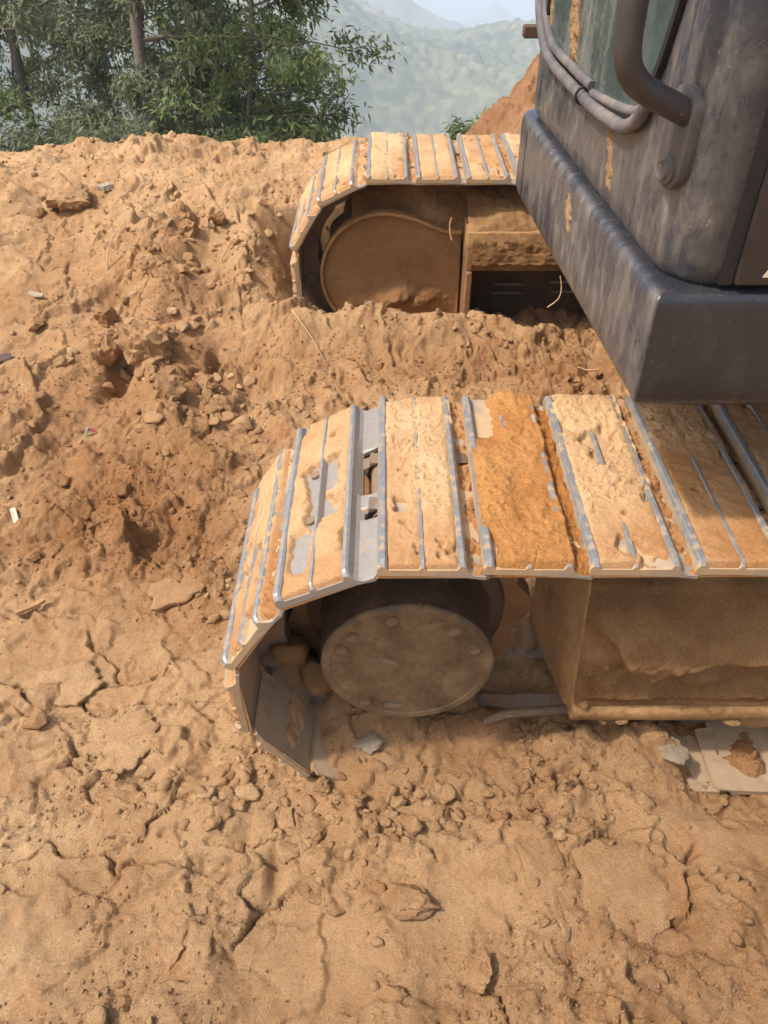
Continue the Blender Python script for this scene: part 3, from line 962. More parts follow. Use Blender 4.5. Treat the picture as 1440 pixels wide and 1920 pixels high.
# ---- track frame of the near track
tf = bpy.data.objects.new('track_frame', None)
C.objects.link(tf)
tf.parent = ex
def near_frame():
    # cross-sections (y,z) at successive x; the end tapers back and inwards
    def sec(x, dy, dz):
        return [(x, 1.300 + dy, 0.60), (x, 1.185 + dy, 0.575), (x, 1.165 + dy, 0.53), (x, 1.125 + dy, 0.262 - dz), (x, 1.094 + dy, 0.250 - dz),
                (x, 1.090 + dy, 0.236 - dz), (x, 1.094 + dy, 0.212 - dz), (x, 1.14 + dy, 0.205 - dz), (x, 1.45, 0.205 - dz), (x, 1.45, 0.60)]
    rows = [sec(0.428, 0, 0)] + [sec(x, 0, 0) for x in np.linspace(0.46, 3.0, 20)]
    n = len(rows[0])
    V = [p for r in rows for p in r]
    F = []
    for i in range(len(rows) - 1):
        for k in range(n):
            k2 = (k + 1) % n
            F.append((i * n + k, i * n + k2, (i + 1) * n + k2, (i + 1) * n + k))
    # oblique end plate closing towards the inside
    o = len(V)
    inner = [(0.375, 1.40, 0.58), (0.372, 1.40, 0.215)]
    V += inner
    F.append((0, o, o + 1, 7, 6, 5, 4, 3, 2, 1))
    F.append((9, 8, o + 1, o)); F.append((0, 9, o)); F.append((7, o + 1, 8))
    me = mesh('side_beam', V, F)
    obj('side_beam', bevel(me, 0.006, 2, 25), 'frame', tf)
near_frame()
def arch(x, z):
    x = x + 0.012 * fbm(x * 22, z * 22, 611, 3)
    za = np.interp(x, [0.40, 0.48, 0.52, 0.55, 0.585, 0.61, 0.66, 0.72, 0.80, 1.0, 1.3, 2.0], [0.50, 0.475, 0.40, 0.365, 0.358, 0.385, 0.405, 0.418, 0.42, 0.41, 0.43, 0.42])
    zz = z + 0.012 * fbm(x * 18, z * 18, 613, 4)
    up = ss(za - 0.012, za + 0.004, zz)
    return 0.055 * up * (1 - ss(0.42, 0.57, z)) + 0.022 * np.exp(-(((x - 0.70) / 0.05) ** 2 + ((z - 0.345) / 0.03) ** 2)) + 0.008 * np.exp(-((z - 0.285) / 0.012) ** 2)
mud_sheet('mud_crust', 0.432, 1.9, 260, [(1.19, 0.585), (1.158, 0.52), (1.142, 0.42), (1.128, 0.33), (1.112, 0.275), (1.10, 0.262)][::-1], 90, 0.016, 71, tf, 'frame_mud', 9, 0.45, -0.008, arch)
for k, (x, z, r, fl) in enumerate([(-0.215, 0.33, 0.050, 0.9), (-0.16, 0.25, 0.055, 0.8), (0.492, 0.37, 0.016, 0.8), (0.452, 0.262, 0.014, 0.8), (0.475, 0.335, 0.013, 0.8), (0.55, 0.205, 0.020, 0.5), (0.505, 0.20, 0.014, 0.6), (0.80, 0.20, 0.026, 0.5)]):
    v, f = lump(3, 900 + k, 6, 0.14, fl)
    me = mesh('mud_lump', v * r, f, True)
    fattr(me, 'dry', np.full(len(v), 0.55))
    obj('mud_lump', me, 'frame_mud', tf, (x, 1.20 if x < 0 else 1.128 if z > 0.3 else 1.105, z))
# roller guard and rollers low inside the near track
v, f = lathe_y([(1.16, 0.05), (1.165, 0.075), (1.20, 0.085), (1.38, 0.085), (1.40, 0.06)], 28)
roller = auto_smooth(mesh('track_roller', v, f), 35)
for x in (0.62, 0.92, 1.22, 1.52, 1.82, 2.12):
    obj('track_roller', roller, 'frame', tf, (x, 0.0, 0.155))
v, f = tube(smooth_path([(0.24, 1.12, 0.175), (0.28, 1.115, 0.205), (0.35, 1.12, 0.21), (0.46, 1.13, 0.21)]), 0.012, 10)
obj('guard_rail', auto_smooth(mesh('guard_rail', v, f), 50), 'undercarriage', tf)

# ---- track frame of the far track (its inner side faces the camera)
tg = bpy.data.objects.new('track_frame', None)
C.objects.link(tg)
tg.parent = ex
def far_frame():
    out = []
    for d in range(235, 84, -6):
        a = math.radians(d)
        out.append((0.0 + 0.255 * math.cos(a), 0.355 + 0.255 * math.sin(a)))
    out += [(0.07, 0.602), (0.13, 0.585), (0.19, 0.560), (0.25, 0.538), (0.315, 0.535), (0.322, 0.16), (0.0, 0.12)]
    v, f = extrude_y(out, 3.212, 3.34)
    me = bevel(mesh('motor_guard', v, f[:]), 0.003, 1, 50)
    fattr(me, 'dry', np.full(len(me.vertices), 0.45))
    obj('motor_guard', me, 'frame_mud', tg)
    # raised rim round the guard
    pts = [Vector((x, 3.205, z)) for x, z in out[:-2]]
    rim_v, rim_f = [], []
    for i, p in enumerate(pts):
        t = (pts[min(i + 1, len(pts) - 1)] - pts[max(0, i - 1)]).normalized()
        nn = Vector((-t.z, 0, t.x))
        for dy, dn in ((-0.012, 0.0), (-0.012, 0.012), (0.03, 0.012), (0.03, 0.0)):
            q = p + nn * dn
            rim_v.append((q.x, q.y + dy, q.z))
    for i in range(len(pts) - 1):
        for k in range(4):
            k2 = (k + 1) % 4
            rim_f.append((i * 4 + k, i * 4 + k2, (i + 1) * 4 + k2, (i + 1) * 4 + k))
    rim_f += [(0, 1, 2, 3), tuple((len(pts) - 1) * 4 + k for k in (3, 2, 1, 0))]
    obj('guard_rim', auto_smooth(mesh('guard_rim', rim_v, rim_f), 50), 'frame', tg)
    v, f = box_vf(0.325, 3.0, 3.06, 3.40, 0.435, 0.592)
    obj('side_beam', bevel(mesh('side_beam', v, f), 0.008, 2), 'frame', tg)
    v, f = box_vf(0.327, 0.352, 3.05, 3.40, 0.12, 0.434)
    obj('web_plate', bevel(mesh('web_plate', v, f), 0.004, 1), 'drive_mud', tg)
far_frame()
mud_sheet('dirt_on_frame', -0.13, 0.34, 90, [(3.225, 0.50), (3.235, 0.56), (3.26, 0.62), (3.31, 0.685), (3.42, 0.72)], 60, 0.026, 77, tg, 'frame_mud', 8, 0.35, -0.006)
mud_sheet('dirt_on_frame', 0.33, 1.4, 130, [(3.065, 0.590), (3.09, 0.605), (3.16, 0.63), (3.25, 0.68), (3.42, 0.72)], 60, 0.030, 78, tg, 'frame_mud', 8, 0.35, 0.0)
mud_sheet('dirt_on_beam', 0.345, 1.3, 130, [(3.052, 0.44), (3.035, 0.47), (3.045, 0.51), (3.056, 0.54), (3.058, 0.56)], 40, 0.020, 79, tg, 'frame_mud', 10, 0.3, 0.004)
def blob(x, z):
    w_ = fbm(x * 14, z * 14, 621, 4)
    return 0.075 * np.exp(-((x - 0.07) / 0.15) ** 2 - ((z - 0.255) / 0.05) ** 2) * (0.8 + 0.7 * w_) - 0.012
mud_sheet('dirt_on_guard', -0.22, 0.315, 120, [(3.205, 0.16), (3.207, 0.25), (3.209, 0.34), (3.2095, 0.42)], 70, 0.010, 83, tg, 'frame_mud', 14, 0.5, 0.0, blob)
v, f = box_vf(0.354, 3.0, 3.31, 3.34, 0.10, 0.434)
obj('inner_plate', mesh('inner_plate', v, f), 'undercarriage', tg)  # dark panel added so the opening under the beam looks shaded
for x0, x1, z in ((0.48, 0.60, 0.275), (0.47, 0.60, 0.235), (0.72, 0.86, 0.285), (0.73, 0.88, 0.240)):
    v, f = box_vf(x0, x1, 3.285, 3.309, z, z + 0.006)
    obj('rail_edge', mesh('rail_edge', v, f), 'steel_bare', tg)  # thin pale bars standing in for gleams of light on the chain

# ---- body between the tracks, under the cab
v, f = box_vf(1.0, 2.3, 1.46, 3.05, 0.46, 0.86)
obj('lower_frame', bevel(mesh('lower_frame', v, f), 0.03, 2), 'undercarriage', ex)
v, f = lathe_y([(0, 0.52), (0.01, 0.56), (0.12, 0.56), (0.13, 0.50)], 40)
v = [(1.65 + a, 2.25 + c, 0.865 + b) for a, b, c in v]
obj('slew_ring', auto_smooth(mesh('slew_ring', v, [q[::-1] for q in f]), 35), 'undercarriage', ex)

# ---- cab
def xs_front(y, off=0.0):
    return 0.397 + off - 0.0623 * (y - 1.09)

def plan_ring(off, radii, seg=8, rear=2.1):
    base = [(0.397, 1.09), (0.330, 2.165), (rear, 2.165), (rear, 1.09)]
    n = 4
    lines = []
    for i in range(n):
        p, q = Vector((*base[i], 0)), Vector((*base[(i + 1) % n], 0))
        d = (q - p).normalized()
        nn = Vector((d.y, -d.x, 0))        # inward (the loop runs clockwise)
        lines.append((p + nn * off, d))
    corners = []
    for i in range(n):
        (p, d), (q, e) = lines[i - 1], lines[i]
        den = d.x * e.y - d.y * e.x
        t = ((q.x - p.x) * e.y - (q.y - p.y) * e.x) / den
        corners.append(p + d * t)
    ring = []
    for i in range(n):
        c = corners[i]
        a = -lines[i - 1][1]; b = lines[i][1]
        r = radii[i]
        ang = a.angle(b)
        tl = r / math.tan(ang / 2)
        cen = c + (a + b).normalized() * (r / math.sin(ang / 2))
        p0, p1 = c + a * tl - cen, c + b * tl - cen
        for k in range(seg + 1):
            t = k / seg
            v_ = p0.normalized().slerp(p1.normalized(), t) if p0.length > 1e-6 else Vector((0, 0, 0))
            ring.append(cen + v_ * r)
    return ring

def loft(prof, radii_fn, seg=8, cap=True, rear=2.1):
    V, F = [], []
    n = None
    for off, z in prof:
        ring = plan_ring(off, radii_fn(off), seg, rear)
        n = len(ring)
        V += [(p.x, p.y, z) for p in ring]
    for i in range(len(prof) - 1):
        for k in range(n):
            k2 = (k + 1) % n
            F.append((i * n + k, (i + 1) * n + k, (i + 1) * n + k2, i * n + k2))
    if cap:
        F.append(tuple(range(n)))
        F.append(tuple((len(prof) - 1) * n + k for k in range(n - 1, -1, -1)))
    return V, F

def fix_normals(me):
    import bmesh
    bm = bmesh.new()
    bm.from_mesh(me)
    bmesh.ops.recalc_face_normals(bm, faces=bm.faces)
    bm.to_mesh(me)
    bm.free()
    return me

V, F = loft([(0.06, 1.055), (0.030, 1.056), (0.014, 1.062), (0.005, 1.074), (0.0005, 1.092), (0.0, 1.13), (0.0, 1.238), (0.001, 1.246), (0.0035, 1.252), (0.008, 1.2562), (0.018, 1.2585), (0.10, 1.262)],
            lambda o: [max(0.003, 0.006 - o * 0.3), max(0.03, 0.075 - o * 0.5), 0.05, 0.05], 8)
def lit_dusty_front(me):
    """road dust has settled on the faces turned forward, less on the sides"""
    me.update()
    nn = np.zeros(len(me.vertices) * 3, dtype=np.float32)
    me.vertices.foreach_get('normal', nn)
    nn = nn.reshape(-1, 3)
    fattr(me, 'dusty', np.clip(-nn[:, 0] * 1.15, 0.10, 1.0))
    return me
skirt = obj('base_skirt', lit_dusty_front(auto_smooth(fix_normals(mesh('base_skirt', V, F)), 40)), 'paint_front', ex)
# the end cap of the skirt, with its seam
v, f = [], []
for i, yy in enumerate((2.02, 2.026)):
    for off, z in ((-0.0012, 1.085), (-0.0012, 1.236), (0.006, 1.251), (0.02, 1.2595)):
        v.append((xs_front(yy, off), yy, z))
f = [(k, k + 1, k + 5, k + 4) for k in range(3)]
seam = mesh('end_cap_seam', v, f)
obj('end_cap_seam', fix_normals(seam), 'rubber', skirt)

cab = obj('cab_shell', lit_dusty_front(auto_smooth(fix_normals(mesh('cab_shell', *loft(
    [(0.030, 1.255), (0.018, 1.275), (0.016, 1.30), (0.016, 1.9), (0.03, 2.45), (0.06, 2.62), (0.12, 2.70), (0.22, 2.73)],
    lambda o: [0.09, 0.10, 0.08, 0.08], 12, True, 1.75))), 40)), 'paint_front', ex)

def front_poly(name, pts, off, thick, mat, parent, wide=None):
    """flat sheet on the sloping front of the cab, outline in (y,z)"""
    n = len(pts)
    v = [(xs_front(y, off), y, z) for y, z in pts] + [(xs_front(y, off + thick), y, z) for y, z in pts]
    f = [tuple(range(n)), tuple(range(2 * n - 1, n - 1, -1))] + [(i, (i + 1) % n, (i + 1) % n + n, i + n) for i in range(n)]
    return obj(name, fix_normals(mesh(name, v, f)), mat, parent)

win = [(1.225, 1.78), (1.248, 1.66), (1.266, 1.59), (1.283, 1.54), (1.303, 1.497), (1.328, 1.462), (1.362, 1.438), (1.41, 1.424), (1.50, 1.415), (1.62, 1.411), (1.76, 1.411), (1.88, 1.416), (1.95, 1.430), (1.985, 1.462), (1.99, 1.53), (1.99, 1.78)]
n_off = 1.2
pane = front_poly('window_pane', win, 0.0125, 0.004, 'glass', cab)
# the pane's own texture frame: y measured from the near pillar
for vtx in pane.data.vertices:
    vtx.co.y -= n_off
pane.location.y = n_off
sv, sf = [], []
for off_in, off_x in ((0.0, 0.0115), (0.0, 0.006), (0.013, 0.006), (0.013, 0.0125)):
    for i, (y, z) in enumerate(win):
        p0 = Vector(win[max(i - 1, 0)]); p1 = Vector(win[min(i + 1, len(win) - 1)])
        t = (p1 - p0).normalized()
        nn = Vector((t.y, -t.x))
        sv.append((xs_front(y + nn.x * off_in, off_x), y + nn.x * off_in, z + nn.y * off_in))
n = len(win)
for k in range(4):
    k2 = (k + 1) % 4
    for i in range(n - 1):
        sf.append((k * n + i, k * n + i + 1, k2 * n + i + 1, k2 * n + i))
obj('window_seal', fix_normals(mesh('window_seal', sv, sf)), 'rubber', cab)

# door in the side, with its black gap
v, f = box_vf(0.487, 0.506, 1.1035, 1.12, 1.268, 2.5)
obj('door_seal', mesh('door_seal', v, f), 'rubber', cab)
v, f = box_vf(0.508, 1.45, 1.095, 1.13, 1.270, 2.48)
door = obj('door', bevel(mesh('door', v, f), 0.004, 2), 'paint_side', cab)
for x0, z0, hgt, wd in ((0.5435, 1.2835, 0.016, 0.045), (0.549, 1.3035, 0.010, 0.040)):
    pts = [(x0, z0), (x0 + wd, z0), (x0 + wd, z0 + hgt), (x0 + 0.010, z0 + hgt), (x0 + 0.006, z0 + hgt * 0.8)]
    v = [(x, 1.0944, z) for x, z in pts] + [(x, 1.0955, z) for x, z in pts]
    n = len(pts)
    f = [tuple(range(n)), tuple(range(2 * n - 1, n - 1, -1))] + [(i, i + n, (i + 1) % n + n, (i + 1) % n) for i in range(n)]
    obj('decal_letter', fix_normals(mesh('decal_letter', v, f)), 'decal', door)

# grab handle
gh = bpy.data.objects.new('grab_handle', None)
C.objects.link(gh)
gh.parent = ex
path = smooth_path([(0.428, 1.168, 1.474), (0.400, 1.160, 1.487), (0.355, 1.147, 1.508)], 4)[:-1]
path += smooth_path([(0.355, 1.147, 1.508), (0.325, 1.138, 1.526), (0.306, 1.132, 1.552), (0.301, 1.130, 1.59), (0.301, 1.130, 1.64)], 6)
path += [Vector((0.301, 1.130, z)) for z in (1.75, 1.9, 2.05)] + smooth_path([(0.303, 1.131, 2.12), (0.325, 1.138, 2.17), (0.37, 1.15, 2.19), (0.43, 1.168, 2.20)], 5)
v, f = tube(path, 0.0172, 24)
obj('handle_bar', auto_smooth(mesh('handle_bar', v, f), 50), 'handle', gh)
def bracket(z_top, z_bot, name):
    # obround plate lying against the pillar
    out = []
    wdt = 0.030
    for k in range(13):
        a = math.pi * k / 12
        out.append((wdt * math.cos(a), z_top + wdt * math.sin(a)))
    for k in range(13):
        a = math.pi + math.pi * k / 12
        out.append((wdt * math.cos(a), z_bot + wdt * math.sin(a)))
    nn = len(out)
    v = []
    for x_ in (-0.013, 0.014):
        for y, z in out:
            v.append((x_, y, z))
    f = [tuple(range(nn)), tuple(range(2 * nn - 1, nn - 1, -1))] + [(i, (i + 1) % nn, (i + 1) % nn + nn, i + nn) for i in range(nn)]
    me = bevel(fix_normals(mesh(name, v, f)), 0.003, 2, 50)
    return me
mb = Matrix.Translation((0.411, 1.172, 0)) @ Matrix.Rotation(math.radians(14), 4, 'Z')
obj('mount_bracket', bracket(1.488, 1.414, 'mount_bracket'), 'bracket', gh, mtx=mb)
v, f = lathe_y([(-0.008, 0.009), (-0.010, 0.012), (-0.004, 0.014), (-0.003, 0.019), (0.002, 0.020)], 24)
me = auto_smooth(mesh('bolt_head', v, f), 35)
obj('bolt_head', me, 'bracket', gh, mtx=mb @ Matrix.Translation((-0.014, 0, 1.410)) @ Matrix.Rotation(math.radians(-90), 4, 'Z'))
# hoses tied along the foot of the front window
def hose(pts, r, seg=12):
    P = smooth_path([(xs_front(y, 0.016 - r * 0.95), y, z) for y, z in pts], 7)
    v, f = tube(P, r, seg)
    return auto_smooth(mesh('hose', v, f), 50)
obj('hose', hose([(2.075, 1.56), (2.062, 1.50), (2.02, 1.452), (1.95, 1.416), (1.86, 1.403), (1.772, 1.400), (1.644, 1.398), (1.532, 1.399), (1.436, 1.405), (1.379, 1.411), (1.343, 1.424), (1.316, 1.440), (1.300, 1.457), (1.283, 1.478)], 0.0115), 'hose', cab)
obj('hose', hose([(2.045, 1.56), (2.03, 1.51), (1.985, 1.463), (1.918, 1.435), (1.842, 1.428), (1.742, 1.426), (1.658, 1.424), (1.590, 1.424)], 0.0090), 'hose', cab)
obj('hose', hose([(1.585, 1.414), (1.507, 1.421), (1.417, 1.430), (1.351, 1.441), (1.322, 1.454), (1.296, 1.474)], 0.0075), 'hose', cab)
ring = [(xs_front(1.618, 0.004) + 0.0155 * math.cos(t), 1.618, 1.402 + 0.0150 * math.sin(t)) for t in np.linspace(0, 2 * math.pi, 20)]
v, f = tube(ring, 0.0025, 6, False)
obj('hose_tie', auto_smooth(mesh('hose_tie', v, f), 50), 'rubber', cab)
# small lamp bracket on the far edge of the cab
v, f = box_vf(0.322, 0.440, 2.118, 2.146, 1.408, 1.434)
obj('side_bracket', bevel(mesh('side_bracket', v, f), 0.003, 1), 'undercarriage', cab)

# earth stuck to the front of the cab
def splat(y0, z0, y1, z1, wid, amp, seed, off, parent):
    """a run of dried mud from (y0,z0) down to (y1,z1)"""
    L = math.hypot(y1 - y0, z1 - z0)
    nu, nv = 40, max(30, int(L / 0.0022))
    U, T = np.meshgrid(np.linspace(-1, 1, nu), np.linspace(0, 1, nv))
    yy = y0 + (y1 - y0) * T + U * wid * (0.7 + 0.5 * fbm(T * 6 + seed, T * 0, seed, 2))
    zz = z0 + (z1 - z0) * T
    h = amp * (0.75 + 1.3 * fbm(U * 3 * wid / 0.02 + seed, T * L / 0.012, seed, 4)) - amp * 1.5 * np.abs(U) ** 1.7 - amp * 1.2 * np.clip(1 - np.minimum(T, 1 - T) / 0.1, 0, 1)
    h = np.maximum(h, -0.002)
    V = np.stack([xs_front(yy, off) - h, yy, zz], -1).reshape(-1, 3)
    me = mesh('dried_mud', V, grid_faces(nv, nu), True)
    fattr(me, 'dry', np.full(len(V), 0.62))
    return obj('dried_mud', me, 'soil', parent)
splat(1.82, 1.60, 1.74, 1.425, 0.035, 0.007, 3, 0.0125, cab)
splat(1.475, 1.388, 1.430, 1.292, 0.026, 0.0035, 4, 0.016, cab)
splat(1.61, 1.232, 1.575, 1.160, 0.034, 0.0026, 5, 0.0, cab)
splat(1.985, 1.60, 1.965, 1.44, 0.012, 0.004, 6, 0.0125, cab)

# ------------------------------------------------------------------ clods and slabs that stand out one by one
def big_clod(p, r, seed, flat, label, dry=0.5, sink=0.3, cuts=9, asp=(1, 1), rz=0.0, tilt=0.0, name='soil_clod', mat='soil'):
    v, f = lump(4, seed, cuts, 0.2, flat)
    v = v * np.array([r * asp[0], r * asp[1], r])
    n = fbm(v[:, 0] * 45 + seed, v[:, 1] * 45 + v[:, 2] * 38, seed, 4, 0.65)
    n2 = fbm(v[:, 2] * 40 + seed, v[:, 0] * 40 - v[:, 1] * 33, seed + 4, 4, 0.65)
    v = v * (1 + 0.13 * n + 0.13 * n2)[:, None]
    me = auto_smooth(mesh(name, v, f), 28)
    fattr(me, 'dry', dry - 0.05 + 0.2 * n)
    o = obj(name, me, mat)
    on_slope(o, (p[0], p[1], gz(*p) + r * flat * (1 - 2 * sink)), Matrix.Rotation(rz, 4, 'Z') @ Matrix.Rotation(tilt, 4, 'X'))
    return tag(o, label, 'stone' if name == 'stone' else 'clod', None)

big_clod((0.188, 0.600), 0.040, 41, 0.75, 'upright angular clod of soil at the bottom edge, right of centre', 0.45, 0.2, 9, (0.7, 1.1))
big_clod((0.02, 0.565), 0.022, 42, 0.8, 'small rounded clod left of the upright one at the bottom edge', 0.5)
big_clod((-0.147, 1.000), 0.024, 43, 0.9, 'knobbly clod just below the lowest track shoe end', 0.55, 0.2)
big_clod((-1.43, 3.72), 0.105, 44, 0.55, 'big round hump of earth high on the mound at upper left', 0.5, 0.35, 4)
big_clod((-1.08, 2.78), 0.085, 45, 1.1, 'tall split block of earth left of the dark hollow', 0.42, 0.25, 9, (0.7, 1.0))
big_clod((-0.92, 2.74), 0.105, 46, 0.95, 'large block of earth right of the dark hollow', 0.45, 0.3, 9)
big_clod((-1.13, 3.02), 0.06, 47, 0.8, 'brown angular clod above the dark hollow', 0.3, 0.25)
big_clod((-0.97, 3.22), 0.065, 48, 0.75, 'pale angular clod in the row on the crumbled bank', 0.62, 0.25)
big_clod((-0.84, 3.45), 0.050, 49, 0.7, 'reddish flat clod below the peaked lump', 0.25, 0.25)
big_clod((-0.90, 3.62), 0.060, 50, 1.2, 'peaked lump of earth on the mound slope', 0.45, 0.3, 10)
big_clod((-0.74, 3.56), 0.042, 51, 0.7, 'dark tilted clod on the mound slope, right of the peaked lump', 0.15, 0.15, 9, (1.2, 0.8), 0.3, 0.5)
big_clod((-0.76, 2.42), 0.075, 52, 0.9, 'lumpy clod on the bank level with the blue scrap', 0.45, 0.35)
big_clod((-0.66, 2.55), 0.05, 53, 0.8, 'round clod on the bank below the narrow dark hole', 0.5, 0.3)
big_clod((-1.08, 1.79), 0.022, 54, 0.9, 'brown pebble-like clod above the split stick at left', 0.3, 0.2)
big_clod((-1.42, 2.98), 0.045, 55, 0.7, 'flat grey-brown clod beside the thin grey chip at left', 0.4, 0.25)
big_clod((0.05, 0.74), 0.055, 56, 0.55, 'broad clod in the middle of the foreground', 0.5, 0.35, 6, (1.2, 0.8))
big_clod((0.12, 0.93), 0.030, 57, 0.8, 'yellowish clod on the bank below the drive cover', 0.6, 0.25)
big_clod((0.672, 1.07), 0.042, 58, 0.4, 'greyish stone in the soil under the near track frame', 0.5, 0.42, 8, (1.0, 0.9), 0.4, 0, 'stone', 'stone')
big_clod((-0.035, 1.10), 0.040, 59, 0.4, 'greyish stone in the shade below the drive cover', 0.5, 0.42, 8, (1.0, 0.9), 0.4, 0, 'stone', 'stone')

def slab(pts, th, seed, label, tilt=(0, 0), dry=0.62, lift=0.005):
    """a broken plate of crust; outline in metres about its centre"""
    pts = np.array(pts, float)
    c = pts.mean(0)
    q = pts - c
    out = []
    n = len(q)
    for i in range(n):
        a, b = q[i], q[(i + 1) % n]
        for t in np.linspace(0, 1, 13)[:-1]:
            out.append(a + (b - a) * t)
    out = np.array(out)
    jit = fbm(out[:, 0] * 45 + seed, out[:, 1] * 45, seed, 4, 0.7)
    out = out * (1 + 0.22 * jit)[:, None]
    m = len(out)
    V, F = [], []
    lv = [(0.80, -th), (0.97, -th * 0.5), (1.0, -0.003), (0.97, 0.0), (0.80, 0.002), (0.55, 0.003), (0.28, 0.003)]
    for k, h in lv:
        rr_ = out * k
        hh = h + (0.008 * fbm(rr_[:, 0] * 38 + seed, rr_[:, 1] * 38, seed + 2, 4) if h > -th else 0 * rr_[:, 0])
        V.append(np.c_[rr_, hh])
    V = np.concatenate(V)
    for i in range(len(lv) - 1):
        for k in range(m):
            k2 = (k + 1) % m
            F.append((i * m + k, i * m + k2, (i + 1) * m + k2, (i + 1) * m + k))
    top = (len(lv) - 1) * m
    F.append(tuple(top + k for k in range(m)))
    me = mesh('crust_piece', V, F)
    auto_smooth(me, 50)
    fattr(me, 'dry', np.full(len(V), dry))
    o = obj('crust_piece', me, 'soil')
    xs = c[0] + out[::6, 0]; ys = c[1] + out[::6, 1]
    z = float(np.percentile(ground(xs, ys), 65))
    on_slope(o, (c[0], c[1], z + lift), Matrix.Rotation(tilt[0], 4, 'X') @ Matrix.Rotation(tilt[1], 4, 'Y'))
    return tag(o, label, 'soil slab')

slab([(-0.295, 0.955), (-0.245, 0.965), (-0.247, 0.905), (-0.265, 0.875), (-0.300, 0.885)], 0.03, 1, 'squarish slab of dry crust, left one of the broken cluster below the track')
slab([(-0.237, 0.965), (-0.212, 0.962), (-0.200, 0.915), (-0.228, 0.905), (-0.240, 0.925)], 0.03, 2, 'narrow middle slab of dry crust in the broken cluster below the track', (0.1, 0))
slab([(-0.203, 0.948), (-0.165, 0.925), (-0.155, 0.875), (-0.178, 0.845), (-0.195, 0.890)], 0.03, 3, 'leaf-shaped right slab of dry crust in the broken cluster below the track', (0, 0.15))
slab([(-0.240, 0.893), (-0.190, 0.880), (-0.185, 0.852), (-0.215, 0.830), (-0.235, 0.850)], 0.03, 4, 'lowest slab of dry crust in the broken cluster below the track', (-0.1, 0.1))
slab([(-0.445, 0.715), (-0.405, 0.712), (-0.402, 0.655), (-0.425, 0.622), (-0.448, 0.650)], 0.025, 5, 'left one of two upright slabs parted by a crack at lower left', (0, -0.05))
slab([(-0.395, 0.708), (-0.350, 0.698), (-0.345, 0.645), (-0.368, 0.622), (-0.393, 0.640)], 0.025, 6, 'right one of two upright slabs parted by a crack at lower left', (0, 0.06))
slab([(-0.455, 0.775), (-0.375, 0.760), (-0.370, 0.725), (-0.415, 0.720), (-0.452, 0.735)], 0.02, 7, 'pale plate of crust just above the two upright slabs at lower left')
slab([(-0.74, 1.21), (-0.60, 1.24), (-0.56, 1.15), (-0.62, 1.06), (-0.70, 1.07), (-0.77, 1.13)], 0.03, 8, 'large pale plate of pressed crust left of the lowest shoe', (0.02, -0.03), 0.75, 0.006)
slab([(-0.93, 1.36), (-0.80, 1.40), (-0.74, 1.33), (-0.80, 1.25), (-0.92, 1.27)], 0.03, 9, 'pale plate of crust with a dark broken front edge at left', (0.05, 0), 0.75, 0.008)
slab([(-0.70, 1.66), (-0.58, 1.72), (-0.50, 1.70), (-0.56, 1.60), (-0.66, 1.57)], 0.03, 10, 'pale tilted plate of crust beside the curved end of the near track', (0.04, -0.03), 0.45, -0.001)
slab([(-0.66, 0.985), (-0.58, 1.02), (-0.52, 0.95), (-0.55, 0.885), (-0.62, 0.90)], 0.035, 11, 'wedge of brown soil crust with a dark gap on its right, lower left', (0.0, -0.1), 0.45, 0.008)
slab([(0.28, 0.86), (0.37, 0.87), (0.40, 0.74), (0.36, 0.66), (0.30, 0.74)], 0.03, 12, 'long cracked plate of soil in the right foreground', (0.0, 0.10), 0.5, 0.0)
slab([(0.40, 0.85), (0.56, 0.86), (0.60, 0.72), (0.50, 0.62), (0.41, 0.70)], 0.03, 13, 'broad smooth plate of soil in the right foreground', (0.05, 0.03), 0.5, -0.006)

# ------------------------------------------------------------------ litter on the soil
def litter(name, me, mat, p, label, cat, lift=0.01, rot=None):
    o = obj(name, me, mat)
    on_slope(o, (p[0], p[1], gz(*p) + lift), rot)
    return tag(o, label, cat)

def chip_mesh(L, W, T, seed):
    V, F = [], []
    n = 9
    for i in range(n):
        t = i / (n - 1)
        w_ = W * (0.6 + 0.5 * math.sin(math.pi * t)) * (1 + 0.3 * (_h(np.array([i]), np.array([1]), seed)[0] - 0.5))
        z_ = 0.12 * T * math.sin(7 * t + seed)
        V += [(-L / 2 + L * t, -w_ / 2, z_), (-L / 2 + L * t, w_ / 2, z_ + T * 0.2), (-L / 2 + L * t, w_ / 2.4, z_ + T), (-L / 2 + L * t, -w_ / 2.6, z_ + T * 0.8)]
    for i in range(n - 1):
        for k in range(4):
            k2 = (k + 1) % 4
            F.append((i * 4 + k, i * 4 + k2, (i + 1) * 4 + k2, (i + 1) * 4 + k))
    F += [(3, 2, 1, 0), tuple((n - 1) * 4 + k for k in range(4))]
    return fix_normals(mesh('chip', V, F))

